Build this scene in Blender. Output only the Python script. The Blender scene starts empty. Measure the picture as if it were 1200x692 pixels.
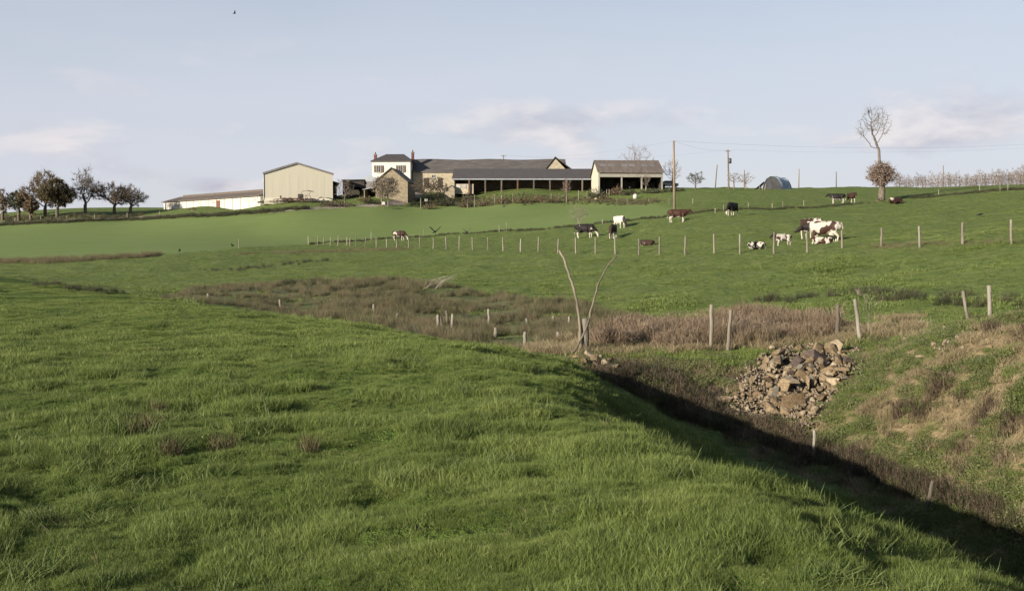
import bpy, bmesh, math, random
import numpy as np
from mathutils import Vector, Matrix, noise as mnoise
R = math.radians
random.seed(7)
RNG = np.random.default_rng(11)
scene = bpy.context.scene
COL = scene.collection
# ------------------------------------------------------------------ camera
F, CX, CY, HZ, EYE = 1287.0, 600.0, 346.0, 290.0, 1.65
PITCH = math.atan((CY - HZ) / F)
cam = bpy.data.objects.new('camera', bpy.data.cameras.new('camera'))
COL.objects.link(cam); scene.camera = cam
cam.location = (0, 0, EYE)
cam.rotation_euler = (R(90) - PITCH, 0, 0)
cam.data.sensor_width = 36.0
cam.data.lens = 36.0 * F / 1200.0
cam.data.clip_start = 0.1; cam.data.clip_end = 9000
SP, CP = math.sin(PITCH), math.cos(PITCH)

def ray(px, py):
    a, b = (px - CX) / F, (CY - py) / F
    return np.array([a, CP + b * SP, -SP + b * CP])
def at(px, py, d):
    v = ray(px, py); v = v * (d / v[1])
    return Vector((v[0], v[1], v[2] + EYE))
def proj(x, y, z):
    zr = z - EYE
    fw = y * CP - zr * SP; up = y * SP + zr * CP
    fw = np.maximum(fw, 1e-3)
    return CX + F * x / fw, CY - F * up / fw

# ------------------------------------------------------------------ noise
def _hash(ix, iy, seed):
    n = (ix.astype(np.int64) * 374761393 + iy.astype(np.int64) * 668265263 + seed * 1442695041) & 0x7fffffff
    n = ((n ^ (n >> 13)) * 1274126177) & 0x7fffffff
    return ((n ^ (n >> 16)) & 0xffff) / 65535.0
def vnoise(x, y, seed=0):
    x = np.asarray(x, float); y = np.asarray(y, float)
    ix = np.floor(x); iy = np.floor(y); fx = x - ix; fy = y - iy
    fx = fx * fx * fx * (fx * (fx * 6 - 15) + 10); fy = fy * fy * fy * (fy * (fy * 6 - 15) + 10)
    a = _hash(ix, iy, seed); b = _hash(ix + 1, iy, seed); c = _hash(ix, iy + 1, seed); d = _hash(ix + 1, iy + 1, seed)
    return (a * (1 - fx) + b * fx) * (1 - fy) + (c * (1 - fx) + d * fx) * fy
def fbm(x, y, seed=0, oct=3):
    s, a, t = 0, 1.0, 0
    for k in range(oct):
        s = s + a * vnoise(x * 2 ** k + 17.3 * k, y * 2 ** k - 9.1 * k, seed + k); t += a; a *= .5
    return s / t
def inside(poly, px, py):
    px = np.asarray(px, float); py = np.asarray(py, float)
    r = np.zeros(px.shape, bool); n = len(poly)
    for i in range(n):
        x1, y1 = poly[i]; x2, y2 = poly[(i + 1) % n]
        if y1 == y2: continue
        c = ((y1 > py) != (y2 > py)) & (px < (x2 - x1) * (py - y1) / (y2 - y1) + x1)
        r ^= c
    return r
def sstep(a, b, x):
    t = np.clip((x - a) / (b - a), 0, 1); return t * t * (3 - 2 * t)

# ------------------------------------------------------------------ terrain
CTRL = []
def cp(px, py, d):
    v = at(px, py, d); CTRL.append((v.x, v.y, v.z))
def cw(x, y, z): CTRL.append((x, y, z))
# near meadow, almost level
for y in (-5, 0, 4, 8, 12, 17):
    for x in (-40, -22, -12, -6, -3, -.8):
        cw(x, y, .02 * math.sin(x * 1.3 + y))
for x in (-60, -35, -20, -10, -5.5): cw(x, 24, -.02)
for x in (-60, -38, -22, -13): cw(x, 32, -.04)
for x in (-70, -40, -26): cw(x, 44, -.03)
cw(-60, 60, -.03); cw(-90, 60, 0); cw(-90, 30, .1); cw(-45, 62, -.08)
CREST = [(3.3, -5), (3.2, 0), (2.85, 4), (2.6, 5.3), (2.1, 6.5), (1.5, 8), (1.0, 9.7), (.35, 13.5), (-.35, 17.2), (-1.9, 20.5), (-4.2, 24.6), (-7.2, 29), (-11.5, 34.5), (-18.5, 46), (-31, 64)]
for x, y in CREST: cw(x, y, -.05)
for (x, y), s in zip(CREST[:9], (1, 1, 1, 1, 1, 1, 1, .9, .7)):
    cw(x + 1.3, y + .3, -.72 * s); cw(x + 2.7, y + .6, -1.6 * s)
for x, y in CREST[9:]: cw(x + 2.2, y + 3.2, -.75 if y < 40 else -.5)
# ditch bottom
for x, y, z in ((6.8, -5, -2.45), (6.8, 2, -2.45), (6.75, 7, -2.45), (6.7, 11, -2.42), (6.6, 14.1, -2.4), (6.3, 16.8, -2.4), (5.6, 19.6, -2.35), (4.4, 21.8, -2.25), (3.0, 22.8, -2.0)):
    cw(x, y, z)
cp(700, 455, 19.5); cp(670, 432, 22); cp(650, 418, 24.5)
cp(690, 423, 25); cp(740, 424, 25.5); cp(770, 450, 24)
# head of the ditch and stony ledge
cp(780, 420, 26.3); cp(835, 411, 27.5); cp(853, 414, 27.0); cp(920, 472, 23.2); cp(900, 440, 25); cp(930, 411, 27); cp(960, 455, 23.8); cp(985, 430, 25.4); cp(1004, 401, 27.6); cp(860, 470, 23.6)
# right bank
for a in ((1200, 600, 15.3), (1100, 560, 17.7), (1200, 500, 16.9), (1100, 500, 19), (1000, 500, 21.2), (1000, 465, 22.5), (1100, 440, 20.6), (1200, 430, 18.6), (1200, 394, 20), (1100, 406, 22.6), (1050, 403, 25.3), (1160, 381, 29.5), (1130, 379, 30), (1300, 500, 14.2), (1300, 395, 17.5), (1450, 560, 11), (1450, 420, 14.5), (1500, 385, 20)): cp(*a)
cw(9.6, 2, -1.1); cw(12.5, 2, .1); cw(9.6, -5, -1.1); cw(14, -5, -.2); cw(24, 0, .1); cw(24, 12, -.1); cw(40, 5, .4)
# rushy valley
for a in ((613, 408, 31), (620, 390, 36), (573, 386, 40), (513, 388, 36), (540, 372, 46), (450, 366, 47), (438, 360, 50), (380, 356, 52), (328, 352, 54), (243, 344, 60), (170, 338, 68), (100, 330, 80), (0, 318, 100),
          (700, 392, 32), (745, 388, 33), (760, 400, 29.5), (830, 395, 31), (900, 385, 32.5), (690, 365, 45), (640, 355, 50), (560, 345, 57), (480, 337, 64), (380, 332, 70), (300, 331, 73), (220, 328, 80), (120, 318, 95),
          (770, 370, 39), (850, 355, 43), (950, 350, 42), (960, 372, 34), (1050, 350, 38), (1120, 360, 34), (1200, 355, 33), (1200, 320, 42), (1100, 325, 46), (1300, 330, 38), (1000, 320, 52), (900, 320, 55), (800, 325, 58), (700, 330, 64), (620, 325, 70)): cp(*a)
# long fence and pasture
for a in ((361, 287, 150), (417, 289, 138), (465, 290, 126), (523, 291, 114), (589, 293.5, 103), (654, 295, 94), (721, 297, 85), (802, 298, 75), (867, 296, 70), (946, 295, 64), (1032, 289, 60), (1128, 286, 56), (1185, 285, 54), (1320, 280, 50),
          (480, 310, 92), (400, 305, 105), (300, 305, 108), (600, 308, 86), (270, 292, 130), (180, 300, 118), (90, 305, 115), (0, 308, 118), (-150, 312, 110),
          (690, 264, 140), (600, 270, 152), (480, 278, 160), (718, 281, 107), (796, 260, 118), (860, 255, 112), (725, 268, 122), (920, 283, 76), (960, 284, 74), (800, 252, 130), (900, 246, 128), (980, 239, 150), (1033, 236, 150), (1050, 238, 145), (1120, 245, 105), (1200, 245, 95), (1200, 222, 150), (1350, 240, 90), (1350, 218, 140), (1100, 268, 78), (1000, 260, 95)): cp(*a)
# crop field and the farm's hill
for a in ((0, 262, 225), (-200, 268, 225), (-200, 290, 160), (0, 285, 160), (150, 280, 165), (300, 270, 175), (150, 256, 225), (300, 249, 218), (300, 241, 212), (350, 234, 205), (395, 241, 200), (470, 240, 205), (450, 255, 185), (560, 255, 180), (560, 239, 205), (660, 238, 200), (740, 236, 190), (700, 250, 165), (458, 230, 209), (460, 224, 226), (560, 222, 226), (620, 221, 215), (740, 223, 203), (780, 224, 200), (850, 222, 190), (850, 236, 160), (905, 222.5, 188), (960, 221, 185), (1000, 220, 188), (1080, 219.5, 190), (1200, 216.5, 190), (1400, 210, 190),
          (192, 246, 242), (250, 240, 230), (100, 249, 232), (30, 252, 238), (0, 251, 250), (170, 244, 250), (-300, 256, 250), (40, 257, 226)): cp(*a)
for px in (-600, 0, 300, 600, 900, 1200, 1800):
    cw((px - 600) / F * 330, 330, 10.5 + (px - 600) * .0018)
    cw((px - 600) / F * 280, 280, 11.2 + (px - 600) * .0018)
CTRL = np.array(CTRL)
def _warp(x, y):
    yy = np.clip(y, -5, 330)
    return np.stack([x / (9 + .42 * np.maximum(yy, -2)) * 1.6, np.log(yy + 11) * 1.5], -1)
def _phi(r2): return r2 * np.log(r2 + 1e-12) * .5
_C = _warp(CTRL[:, 0], CTRL[:, 1]); _n = len(_C)
_K = _phi(((_C[:, None] - _C[None]) ** 2).sum(-1)) + np.eye(_n) * 2e-3
_Pm = np.concatenate([np.ones((_n, 1)), _C], 1)
_A = np.block([[_K, _Pm], [_Pm.T, np.zeros((3, 3))]])
_ctrl_scale = 1.0 / (12 + np.maximum(CTRL[:, 1], 0))     # heights stored relative to distance, so that near and far fit alike
_w = np.linalg.solve(_A, np.concatenate([CTRL[:, 2] * _ctrl_scale, np.zeros(3)]))
def base_h(x, y):
    x = np.atleast_1d(np.asarray(x, float)); y = np.atleast_1d(np.asarray(y, float))
    out = np.empty(x.shape); xf, yf, of = x.ravel(), y.ravel(), out.ravel()
    for i in range(0, len(xf), 20000):
        q = _warp(xf[i:i + 20000], yf[i:i + 20000])
        v = _phi(((q[:, None] - _C[None]) ** 2).sum(-1)) @ _w[:_n] + _w[_n] + q @ _w[_n + 1:]
        of[i:i + 20000] = v * (12 + np.clip(yf[i:i + 20000], 0, 330))
    far = np.maximum(y.ravel() - 330, 0)
    return (of - far * .012).reshape(x.shape)

CROP = [(-900, 268), (0, 264), (150, 259), (300, 251.5), (395, 243.5), (470, 241), (560, 239.5), (660, 238.5), (700, 239.5), (760, 239), (800, 246), (800, 252), (690, 264), (600, 270), (480, 278), (362, 286), (270, 292), (170, 300), (90, 304.5), (0, 307.5), (-900, 312)]
REED = [(190, 352), (225, 340), (330, 331), (430, 329), (510, 333), (570, 345), (640, 352), (700, 362), (775, 382), (800, 392), (760, 402), (700, 400), (660, 412), (620, 416), (540, 404), (470, 390), (380, 374), (290, 362)]
THICKET = [(680, 402), (760, 390), (840, 384), (900, 376), (965, 380), (990, 390), (985, 398), (900, 408), (830, 411), (720, 412)]
MEADOW = [(6.7, -30), (6.7, 2), (6.6, 7), (6.4, 12.2), (6.1, 15.0), (5.4, 17.8), (4.0, 20.2), (2.6, 21.4), (1.2, 22.2), (.3, 23.5), (-1.2, 25), (-3.5, 28.5), (-7, 34), (-11, 40), (-17, 47), (-26, 60), (-40, 78), (-75, 95), (-75, -30)]
BANK = [(6.6, -30), (6.6, 2), (6.5, 7), (6.3, 12.2), (6.1, 15.5), (5.6, 18.5), (4.2, 21.5), (4.5, 24), (6.5, 25.5), (8.5, 27.5), (14, 30), (20, 28), (30, 20), (30, -30)]
def masks(x, y):
    """(crop, reed, thicket, meadow, bank, soil, path) at ground points"""
    z = base_h(x, y); px, py = proj(x, y, z)
    jx = px + 10 * (fbm(x * .5, y * .5, 3) - .5); jy = py + 5 * (fbm(x * .6 + 9, y * .6, 5) - .5)
    far = y > 95
    crop = inside(CROP, px, py) & far
    reed = inside(REED, jx, jy) & (y > 26) & (y < 90)
    thick = inside(THICKET, px + 46 * (fbm(x * .7, y * .7, 13) - .5), py + 24 * (fbm(x * .8 + 5, y * .8, 15) - .5)) & (y > 26) & (y < 40)
    mead = inside(MEADOW, x, y)
    bank = inside(BANK, x, y)
    SO = [(660, 418), (700, 414), (850, 414), (1000, 408), (1010, 430), (960, 480), (900, 505), (840, 500), (790, 480), (740, 460), (690, 440), (665, 428)]
    soil = inside(SO, jx, jy) & (y > 17) & (y < 30)
    PA = [(-300, 262.5), (17, 259.5), (150, 254), (300, 247.5), (390, 241.5), (420, 239.5), (445, 238), (470, 231), (480, 224), (500, 224), (490, 232), (480, 237.5), (470, 240.3), (420, 242), (300, 249), (150, 256), (17, 261), (-300, 264)]
    path = inside(PA, px, py) & (y > 150)
    return dict(px=px, py=py, crop=crop, reed=reed, thick=thick, mead=mead, bank=bank, soil=soil, path=path)
def height(x, y):
    x = np.atleast_1d(np.asarray(x, float)); y = np.atleast_1d(np.asarray(y, float))
    z = base_h(x, y); px, py = proj(x, y, z)
    near = sstep(45, 15, y)
    crop = (inside(CROP, px, py) & (y > 95)) | (y > 210)
    amp = np.where(crop, .02, .15)
    h = (fbm(x * .55, y * .55, 21) - .5) * .11 * near
    h += (fbm(x * 1.5, y * 1.9, 22, 2) - .5) * .15 * near
    h += (fbm(x * 3.4, y * 4.2, 27, 2) - .5) * .085 * near
    h += (fbm(x * .22, y * .30, 23) - .5) * amp * 3.0 * (1 - near) + (fbm(x * .7, y * .9, 24, 2) - .5) * amp * 1.6 * (1 - near)
    bk = inside(BANK, x, y)
    h += np.where(bk, (fbm(x * .9, y * .9, 25, 2) - .5) * .34 + (fbm(x * 1.9, y * 1.9, 26, 1) - .5) * .07, 0)
    return z + h
def hz(x, y): return float(height(x, y)[0])
_DS = np.geomspace(2.5, 420, 2600)
def ground(px, py, dmin=2.5):
    """first ground point seen through a pixel"""
    v = ray(px, py); ds = _DS[_DS >= dmin]
    xs = v[0] / v[1] * ds; zs = v[2] / v[1] * ds + EYE
    g = height(xs, ds) - zs
    hit = np.nonzero(g >= 0)[0]
    i = hit[0] if len(hit) else int(np.argmax(g))
    if i > 0 and g[i] > 0:
        t = -g[i - 1] / (g[i] - g[i - 1]); d = ds[i - 1] + t * (ds[i] - ds[i - 1])
    else: d = ds[i]
    x = v[0] / v[1] * d
    return Vector((x, d, hz(x, d)))
def base(px, py, d):
    x = (px - CX) / F * d / (CP) if False else float(at(px, py, d).x)
    return Vector((x, d, hz(x, d)))
# ------------------------------------------------------------------ object helpers
def tag(o, label=None, cat=None, group=None, kind=None):
    if label: o['label'] = label
    if cat: o['category'] = cat
    if group: o['group'] = group
    if kind: o['kind'] = kind
    return o
def empty(name, loc=(0, 0, 0), rz=0.0, **kw):
    o = bpy.data.objects.new(name, None); COL.objects.link(o)
    o.location = loc; o.rotation_euler = (0, 0, rz); o.empty_display_size = .3
    return tag(o, **kw)
def link(name, mesh, mat=None, parent=None, loc=None, rz=None):
    o = bpy.data.objects.new(name, mesh); COL.objects.link(o)
    if mat is not None:
        mesh.materials.clear(); mesh.materials.append(mat)
    if parent is not None: o.parent = parent
    if loc is not None: o.location = loc
    if rz is not None: o.rotation_euler = (0, 0, rz)
    return o
def children(o): return list(o.children)
def copy_tree(o, parent=None):
    c = o.copy(); COL.objects.link(c)
    if parent is not None: c.parent = parent
    for ch in children(o): copy_tree(ch, c)
    return c
class MB:
    def __init__(s): s.v = []; s.f = []
    def add(s, vs, fs):
        n = len(s.v); s.v += [tuple(v) for v in vs]; s.f += [tuple(i + n for i in f) for f in fs]; return s
    def box(s, x0, x1, y0, y1, z0, z1):
        return s.add([(x0, y0, z0), (x1, y0, z0), (x1, y1, z0), (x0, y1, z0), (x0, y0, z1), (x1, y0, z1), (x1, y1, z1), (x0, y1, z1)],
                     [(0, 3, 2, 1), (4, 5, 6, 7), (0, 1, 5, 4), (1, 2, 6, 5), (2, 3, 7, 6), (3, 0, 4, 7)])
    def slab(s, pts, t):
        """thick sheet: polygon pts, extruded by vector t"""
        t = Vector(t); n = len(pts)
        vs = [Vector(p) for p in pts]; vs += [p + t for p in vs]
        fs = [tuple(range(n))[::-1], tuple(range(n, 2 * n))] + [(i, (i + 1) % n, n + (i + 1) % n, n + i) for i in range(n)]
        return s.add(vs, fs)
    def tube(s, pts, rad, n=6, cap=True):
        pts = [Vector(p) for p in pts]; m = len(pts)
        if not hasattr(rad, '__len__'): rad = [rad] * m
        up = Vector((.13, .21, 1)); vs = []
        for i, p in enumerate(pts):
            t = (pts[min(i + 1, m - 1)] - pts[max(i - 1, 0)]).normalized()
            a = t.cross(up if abs(t.z) < .95 else Vector((1, .1, 0))).normalized(); b = t.cross(a)
            for k in range(n):
                q = 2 * math.pi * k / n
                vs.append(p + (a * math.cos(q) + b * math.sin(q)) * rad[i])
        fs = [(i * n + k, i * n + (k + 1) % n, (i + 1) * n + (k + 1) % n, (i + 1) * n + k) for i in range(m - 1) for k in range(n)]
        if cap: fs += [tuple(range(n))[::-1], tuple((m - 1) * n + k for k in range(n))]
        return s.add(vs, fs)
    def mesh(s, name, smooth=False):
        me = bpy.data.meshes.new(name); me.from_pydata(s.v, [], s.f); me.update()
        bm = bmesh.new(); bm.from_mesh(me); bmesh.ops.recalc_face_normals(bm, faces=bm.faces); bm.to_mesh(me); bm.free()
        if smooth: me.polygons.foreach_set('use_smooth', [True] * len(me.polygons))
        return me
    def build(s, name, mat, parent=None, smooth=False, **kw):
        return link(name, s.mesh(name, smooth), mat, parent, **kw)
def np_mesh(name, V, Fq=None, Ft=None, smooth=False):
    me = bpy.data.meshes.new(name)
    V = np.asarray(V, np.float32); nf = 0; idx = []; tot = []
    if Fq is not None and len(Fq): idx.append(np.asarray(Fq, np.int32).ravel()); tot.append(np.full(len(Fq), 4, np.int32))
    if Ft is not None and len(Ft): idx.append(np.asarray(Ft, np.int32).ravel()); tot.append(np.full(len(Ft), 3, np.int32))
    me.vertices.add(len(V)); me.vertices.foreach_set('co', V.ravel())
    if idx:
        idx = np.concatenate(idx); tot = np.concatenate(tot)
        me.loops.add(len(idx)); me.loops.foreach_set('vertex_index', idx)
        me.polygons.add(len(tot)); me.polygons.foreach_set('loop_start', np.concatenate([[0], np.cumsum(tot)[:-1]]).astype(np.int32))
        me.polygons.foreach_set('loop_total', tot)
        if smooth: me.polygons.foreach_set('use_smooth', np.ones(len(tot), bool))
    me.update(calc_edges=True)
    return me

# ------------------------------------------------------------------ materials
class NT:
    def __init__(s, tree): s.t = tree; s.n = tree.nodes; s.l = tree.links
    def new(s, typ, **kw):
        n = s.n.new(typ)
        for k, v in kw.items():
            if k.startswith('i_'):
                key = k[2:]; key = int(key) if key.isdigit() else key.replace('_', ' ')
                n.inputs[key].default_value = v
            else: setattr(n, k, v)
        return n
    def link(s, a, b): s.l.new(a, b)
    def noise(s, vec, scale, detail=4, rough=.55, dist=0):
        n = s.new('ShaderNodeTexNoise', i_Scale=scale, i_Detail=detail, i_Roughness=rough, i_Distortion=dist)
        if vec is not None: s.link(vec, n.inputs['Vector'])
        return n.outputs['Fac']
    def ramp(s, fac, stops, interp='LINEAR'):
        n = s.new('ShaderNodeValToRGB'); e = n.color_ramp.elements; n.color_ramp.interpolation = interp
        while len(e) < len(stops): e.new(.5)
        for k, (p, c) in enumerate(stops):
            e[k].position = p; e[k].color = (*c, 1) if hasattr(c, '__len__') else (c, c, c, 1)
        s.link(fac, n.inputs['Fac']); return n.outputs['Color']
    def mix(s, fac, a, b, blend='MIX'):
        n = s.new('ShaderNodeMix', data_type='RGBA', blend_type=blend)
        for sock, v in ((0, fac), (6, a), (7, b)):
            if hasattr(v, 'is_linked') or hasattr(v, 'links'): s.link(v, n.inputs[sock])
            elif hasattr(v, '__len__'): n.inputs[sock].default_value = (*v, 1)
            else: n.inputs[sock].default_value = v if sock == 0 else (v, v, v, 1)
        return n.outputs[2]
    def math(s, op, a, b=0.0, clamp=False):
        n = s.new('ShaderNodeMath', operation=op, use_clamp=clamp)
        for k, v in enumerate((a, b)):
            if hasattr(v, 'links'): s.link(v, n.inputs[k])
            else: n.inputs[k].default_value = v
        return n.outputs[0]
    def attr(s, name, out='Color'):
        return s.new('ShaderNodeAttribute', attribute_name=name).outputs[out]
def newmat(name):
    m = bpy.data.materials.new(name); m.use_nodes = True; t = NT(m.node_tree)
    b = m.node_tree.nodes['Principled BSDF']; b.inputs['Roughness'].default_value = .85
    b.inputs['Specular IOR Level'].default_value = .25
    return m, t, b
def noisy(name, c1, c2, scale=3.0, rough=.85, bump=0.0, bscale=None, mid=.5, stretch=None, detail=5, metal=0, spec=.25):
    m, t, b = newmat(name)
    co = t.new('ShaderNodeTexCoord').outputs['Object']
    if stretch:
        mp = t.new('ShaderNodeMapping'); mp.inputs['Scale'].default_value = stretch; t.link(co, mp.inputs['Vector']); co = mp.outputs['Vector']
    oi = t.new('ShaderNodeObjectInfo').outputs['Random']
    add = t.new('ShaderNodeVectorMath', operation='ADD'); t.link(co, add.inputs[0])
    cmb = t.new('ShaderNodeCombineXYZ'); t.link(t.math('MULTIPLY', oi, 37.0), cmb.inputs[0]); t.link(cmb.outputs[0], add.inputs[1]); co = add.outputs[0]
    f = t.noise(co, scale, detail)
    c = t.ramp(f, [(mid - .18, c1), (mid + .18, c2)])
    hv = t.new('ShaderNodeHueSaturation'); t.link(c, hv.inputs['Color']); t.link(t.math('MULTIPLY_ADD', oi, .35), hv.inputs['Value'])
    hv.inputs['Value'].links[0].from_node.inputs[2].default_value = .82
    t.link(hv.outputs[0], b.inputs['Base Color'])
    b.inputs['Roughness'].default_value = rough; b.inputs['Metallic'].default_value = metal; b.inputs['Specular IOR Level'].default_value = spec
    if bump:
        bp = t.new('ShaderNodeBump', i_Strength=bump, i_Distance=.05); t.link(t.noise(co, bscale or scale * 4, 6), bp.inputs['Height']); t.link(bp.outputs[0], b.inputs['Normal'])
    return m
def leafmat(name, stops, nscale=.6, transl=.3, rough=.5, spec=.3, tip=None, rnd=.5):
    """foliage: colour by clump (instance) and by place, part of the light passes through"""
    m, t, b = newmat(name)
    geo = t.new('ShaderNodeNewGeometry').outputs['Position']
    oi = t.new('ShaderNodeObjectInfo').outputs['Random']
    f = t.math('ADD', t.math('MULTIPLY', t.noise(geo, nscale, 4, .6), 1 - rnd * .5), t.math('MULTIPLY', oi, rnd * .5))
    c = t.ramp(f, stops)
    ba = t.attr('tone', 'Fac')
    c = t.mix(t.math('MULTIPLY', ba, .75), c, tip if tip else stops[-1][1])
    t.link(c, b.inputs['Base Color']); b.inputs['Roughness'].default_value = rough; b.inputs['Specular IOR Level'].default_value = spec
    tr = t.new('ShaderNodeBsdfTranslucent'); t.link(c, tr.inputs['Color'])
    mx = t.new('ShaderNodeMixShader', i_Fac=transl); t.link(b.outputs[0], mx.inputs[1]); t.link(tr.outputs[0], mx.inputs[2])
    t.link(mx.outputs[0], m.node_tree.nodes['Material Output'].inputs['Surface'])
    return m

# ------------------------------------------------------------------ light
AZ, ELEV = 43.0, 15.6            # sunlight travels to the right and away
sd = Vector((math.cos(R(AZ)) * math.cos(R(ELEV)), math.sin(R(AZ)) * math.cos(R(ELEV)), -math.sin(R(ELEV))))
sl = bpy.data.lights.new('sun', 'SUN'); sl.energy = 5.0; sl.angle = R(.55); sl.color = (1.0, .89, .74)
so = bpy.data.objects.new('sun', sl); COL.objects.link(so); so.rotation_euler = sd.to_track_quat('-Z', 'Y').to_euler()
w = bpy.data.worlds.new('World'); scene.world = w; w.use_nodes = True
t = NT(w.node_tree); bg = w.node_tree.nodes['Background']
sky = t.new('ShaderNodeTexSky', sky_type='NISHITA', sun_disc=False)
sky.sun_elevation = R(ELEV); sky.sun_rotation = math.atan2(-sd.x, -sd.y) % (2 * math.pi); sky.altitude = 60; sky.air_density = 1.0; sky.dust_density = .6; sky.ozone_density = 1.2
tc = t.new('ShaderNodeTexCoord').outputs['Generated']
sep = t.new('ShaderNodeSeparateXYZ'); t.link(tc, sep.inputs[0]); zz = sep.outputs['Z']
mp = t.new('ShaderNodeMapping'); mp.inputs['Scale'].default_value = (1.0, 1.0, 5.0); t.link(tc, mp.inputs['Vector']); cv = mp.outputs['Vector']
VEIL = (5.35, 5.48, 6.28); PUFF_L = (7.0, 6.45, 6.4); PUFF_D = (4.2, 4.15, 4.85)
vn = t.noise(cv, 2.2, 7, .55, .4)
low = t.ramp(zz, [(.0, .96), (.13, .9), (.25, .6), (.5, .12)])
veil = t.math('MULTIPLY', low, t.ramp(vn, [(.3, .78), (.7, 1.0)]))
c1 = t.mix(veil, sky.outputs[0], VEIL)
# low broken cloud, only near the horizon, lit from the left
mp2 = t.new('ShaderNodeMapping'); mp2.inputs['Scale'].default_value = (1.0, 1.0, 2.6); t.link(tc, mp2.inputs['Vector']); cv2 = mp2.outputs['Vector']
pn0 = t.noise(cv2, 9.0, 8, .55, .2)
uu = t.math('DIVIDE', sep.outputs['X'], t.math('MAXIMUM', sep.outputs['Y'], .05)); vv = t.math('DIVIDE', zz, t.math('MAXIMUM', sep.outputs['Y'], .05))
bl = None
for u0, v0, a_, b_, k_ in ((.405, .112, .075, .030, .36), (.05, .118, .10, .016, .28), (-.265, .056, .035, .010, .36), (-.44, .098, .07, .022, .13), (-.28, .108, .03, .012, .12), (.50, .125, .06, .03, .16), (-.05, .098, .12, .012, .12), (-.36, .066, .08, .012, .12)):
    q_ = t.math('ADD', t.math('POWER', t.math('ABSOLUTE', t.math('DIVIDE', t.math('SUBTRACT', uu, u0), a_)), 2.0), t.math('POWER', t.math('ABSOLUTE', t.math('DIVIDE', t.math('SUBTRACT', vv, v0), b_)), 2.0))
    e_ = t.math('MULTIPLY', t.math('EXPONENT', t.math('MULTIPLY', q_, -1.0)), k_); bl = e_ if bl is None else t.math('ADD', bl, e_)
pn = t.math('ADD', t.math('SUBTRACT', pn0, .10), bl)
band = t.ramp(zz, [(.0, .7), (.05, 1), (.12, .55), (.19, .0)])
pm = t.math('MULTIPLY', t.ramp(pn, [(.46, 0.0), (.66, 1.0)]), band)
mo = t.new('ShaderNodeVectorMath', operation='ADD'); t.link(cv2, mo.inputs[0]); mo.inputs[1].default_value = (-.03, -.015, .03)
pn2 = t.noise(mo.outputs[0], 9.0, 8, .55, .2)
lit = t.math('MULTIPLY_ADD', t.math('SUBTRACT', pn0, pn2), 5.0, True); lit.node.inputs[2].default_value = .5
c2 = t.mix(t.math('MULTIPLY', pm, .92), c1, t.mix(lit, PUFF_D, PUFF_L))
t.link(c2, bg.inputs['Color']); bg.inputs['Strength'].default_value = .061
scene.view_settings.view_transform = 'Standard'; scene.view_settings.look = 'None'; scene.view_settings.exposure = 1.05; scene.view_settings.gamma = 1.0
scene.cycles.max_bounces = 6; scene.cycles.diffuse_bounces = 2; scene.cycles.transparent_max_bounces = 4

# ------------------------------------------------------------------ ground sheet
NR, NC = 560, 330
ys = np.concatenate([[-60, -30, -14, -8], 7.5 * np.exp(np.linspace(0, math.log((470 + 12) / 7.5), NR)) - 12, np.geomspace(520, 3500, 16)])
tt = np.linspace(-1, 1, NC); tt = np.sign(tt) * (.55 * np.abs(tt) + .45 * np.abs(tt) ** 2.2)
half = 7 + .78 * np.maximum(ys, 0); half = np.where(ys < 0, 30, np.maximum(half, 16)); half = np.where(ys > 480, ys * 1.6, half)
GX = tt[None, :] * half[:, None]; GY = np.repeat(ys[:, None], NC, 1)
GZ = height(GX.ravel(), GY.ravel()).reshape(GX.shape)
n0, n1 = GX.shape
idx = np.arange(n0 * n1).reshape(n0, n1)
quads = np.stack([idx[:-1, :-1], idx[:-1, 1:], idx[1:, 1:], idx[1:, :-1]], -1).reshape(-1, 4)
gme = np_mesh('ground', np.stack([GX, GY, GZ], -1).reshape(-1, 3), quads, smooth=True)
mk = masks(GX.ravel(), GY.ravel())
def blur(a, k=1):
    a = a.reshape(n0, n1).astype(float)
    for _ in range(k):
        p = np.pad(a, 1, mode='edge'); a = (p[1:-1, 1:-1] * 2 + p[:-2, 1:-1] + p[2:, 1:-1] + p[1:-1, :-2] + p[1:-1, 2:]) / 6
    return a.ravel()
for nm, chans in (('maska', ('crop', 'reed', 'soil', 'bank')), ('maskb', ('path', 'thick', 'mead', 'mead'))):
    at_ = gme.attributes.new(nm, 'FLOAT_COLOR', 'POINT')
    at_.data.foreach_set('color', np.stack([blur(mk[c], 0 if c == 'path' else 2) for c in chans], -1).astype(np.float32).ravel())
m, t, b = newmat('ground')
geo = t.new('ShaderNodeNewGeometry').outputs['Position']
mpn = t.new('ShaderNodeMapping'); mpn.inputs['Scale'].default_value = (1, 1, .3); t.link(geo, mpn.inputs['Vector']); gp = mpn.outputs['Vector']
A = t.new('ShaderNodeSeparateColor'); an = t.new('ShaderNodeAttribute', attribute_name='maska'); t.link(an.outputs['Color'], A.inputs[0])
B = t.new('ShaderNodeSeparateColor'); bn = t.new('ShaderNodeAttribute', attribute_name='maskb'); t.link(bn.outputs['Color'], B.inputs[0])
big = t.noise(gp, .055, 5, .6); midn = t.noise(gp, .7, 5, .65); fine = t.noise(gp, 7, 4, .7)
G_PAST = t.mix(t.ramp(midn, [(.35, 0.0), (.65, 1.0)]), t.mix(t.ramp(big, [(.35, 0.0), (.65, 1.0)]), (.102, .146, .036), (.122, .164, .044)), (.146, .172, .058))
G_PAST = t.mix(t.ramp(fine, [(.3, .55), (.6, 0.0)]), G_PAST, (.048, .074, .022))
st = t.new('ShaderNodeMapping'); st.inputs['Scale'].default_value = (.08, .5, .1); st.inputs['Rotation'].default_value = (0, 0, R(-9)); t.link(geo, st.inputs['Vector'])
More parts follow.
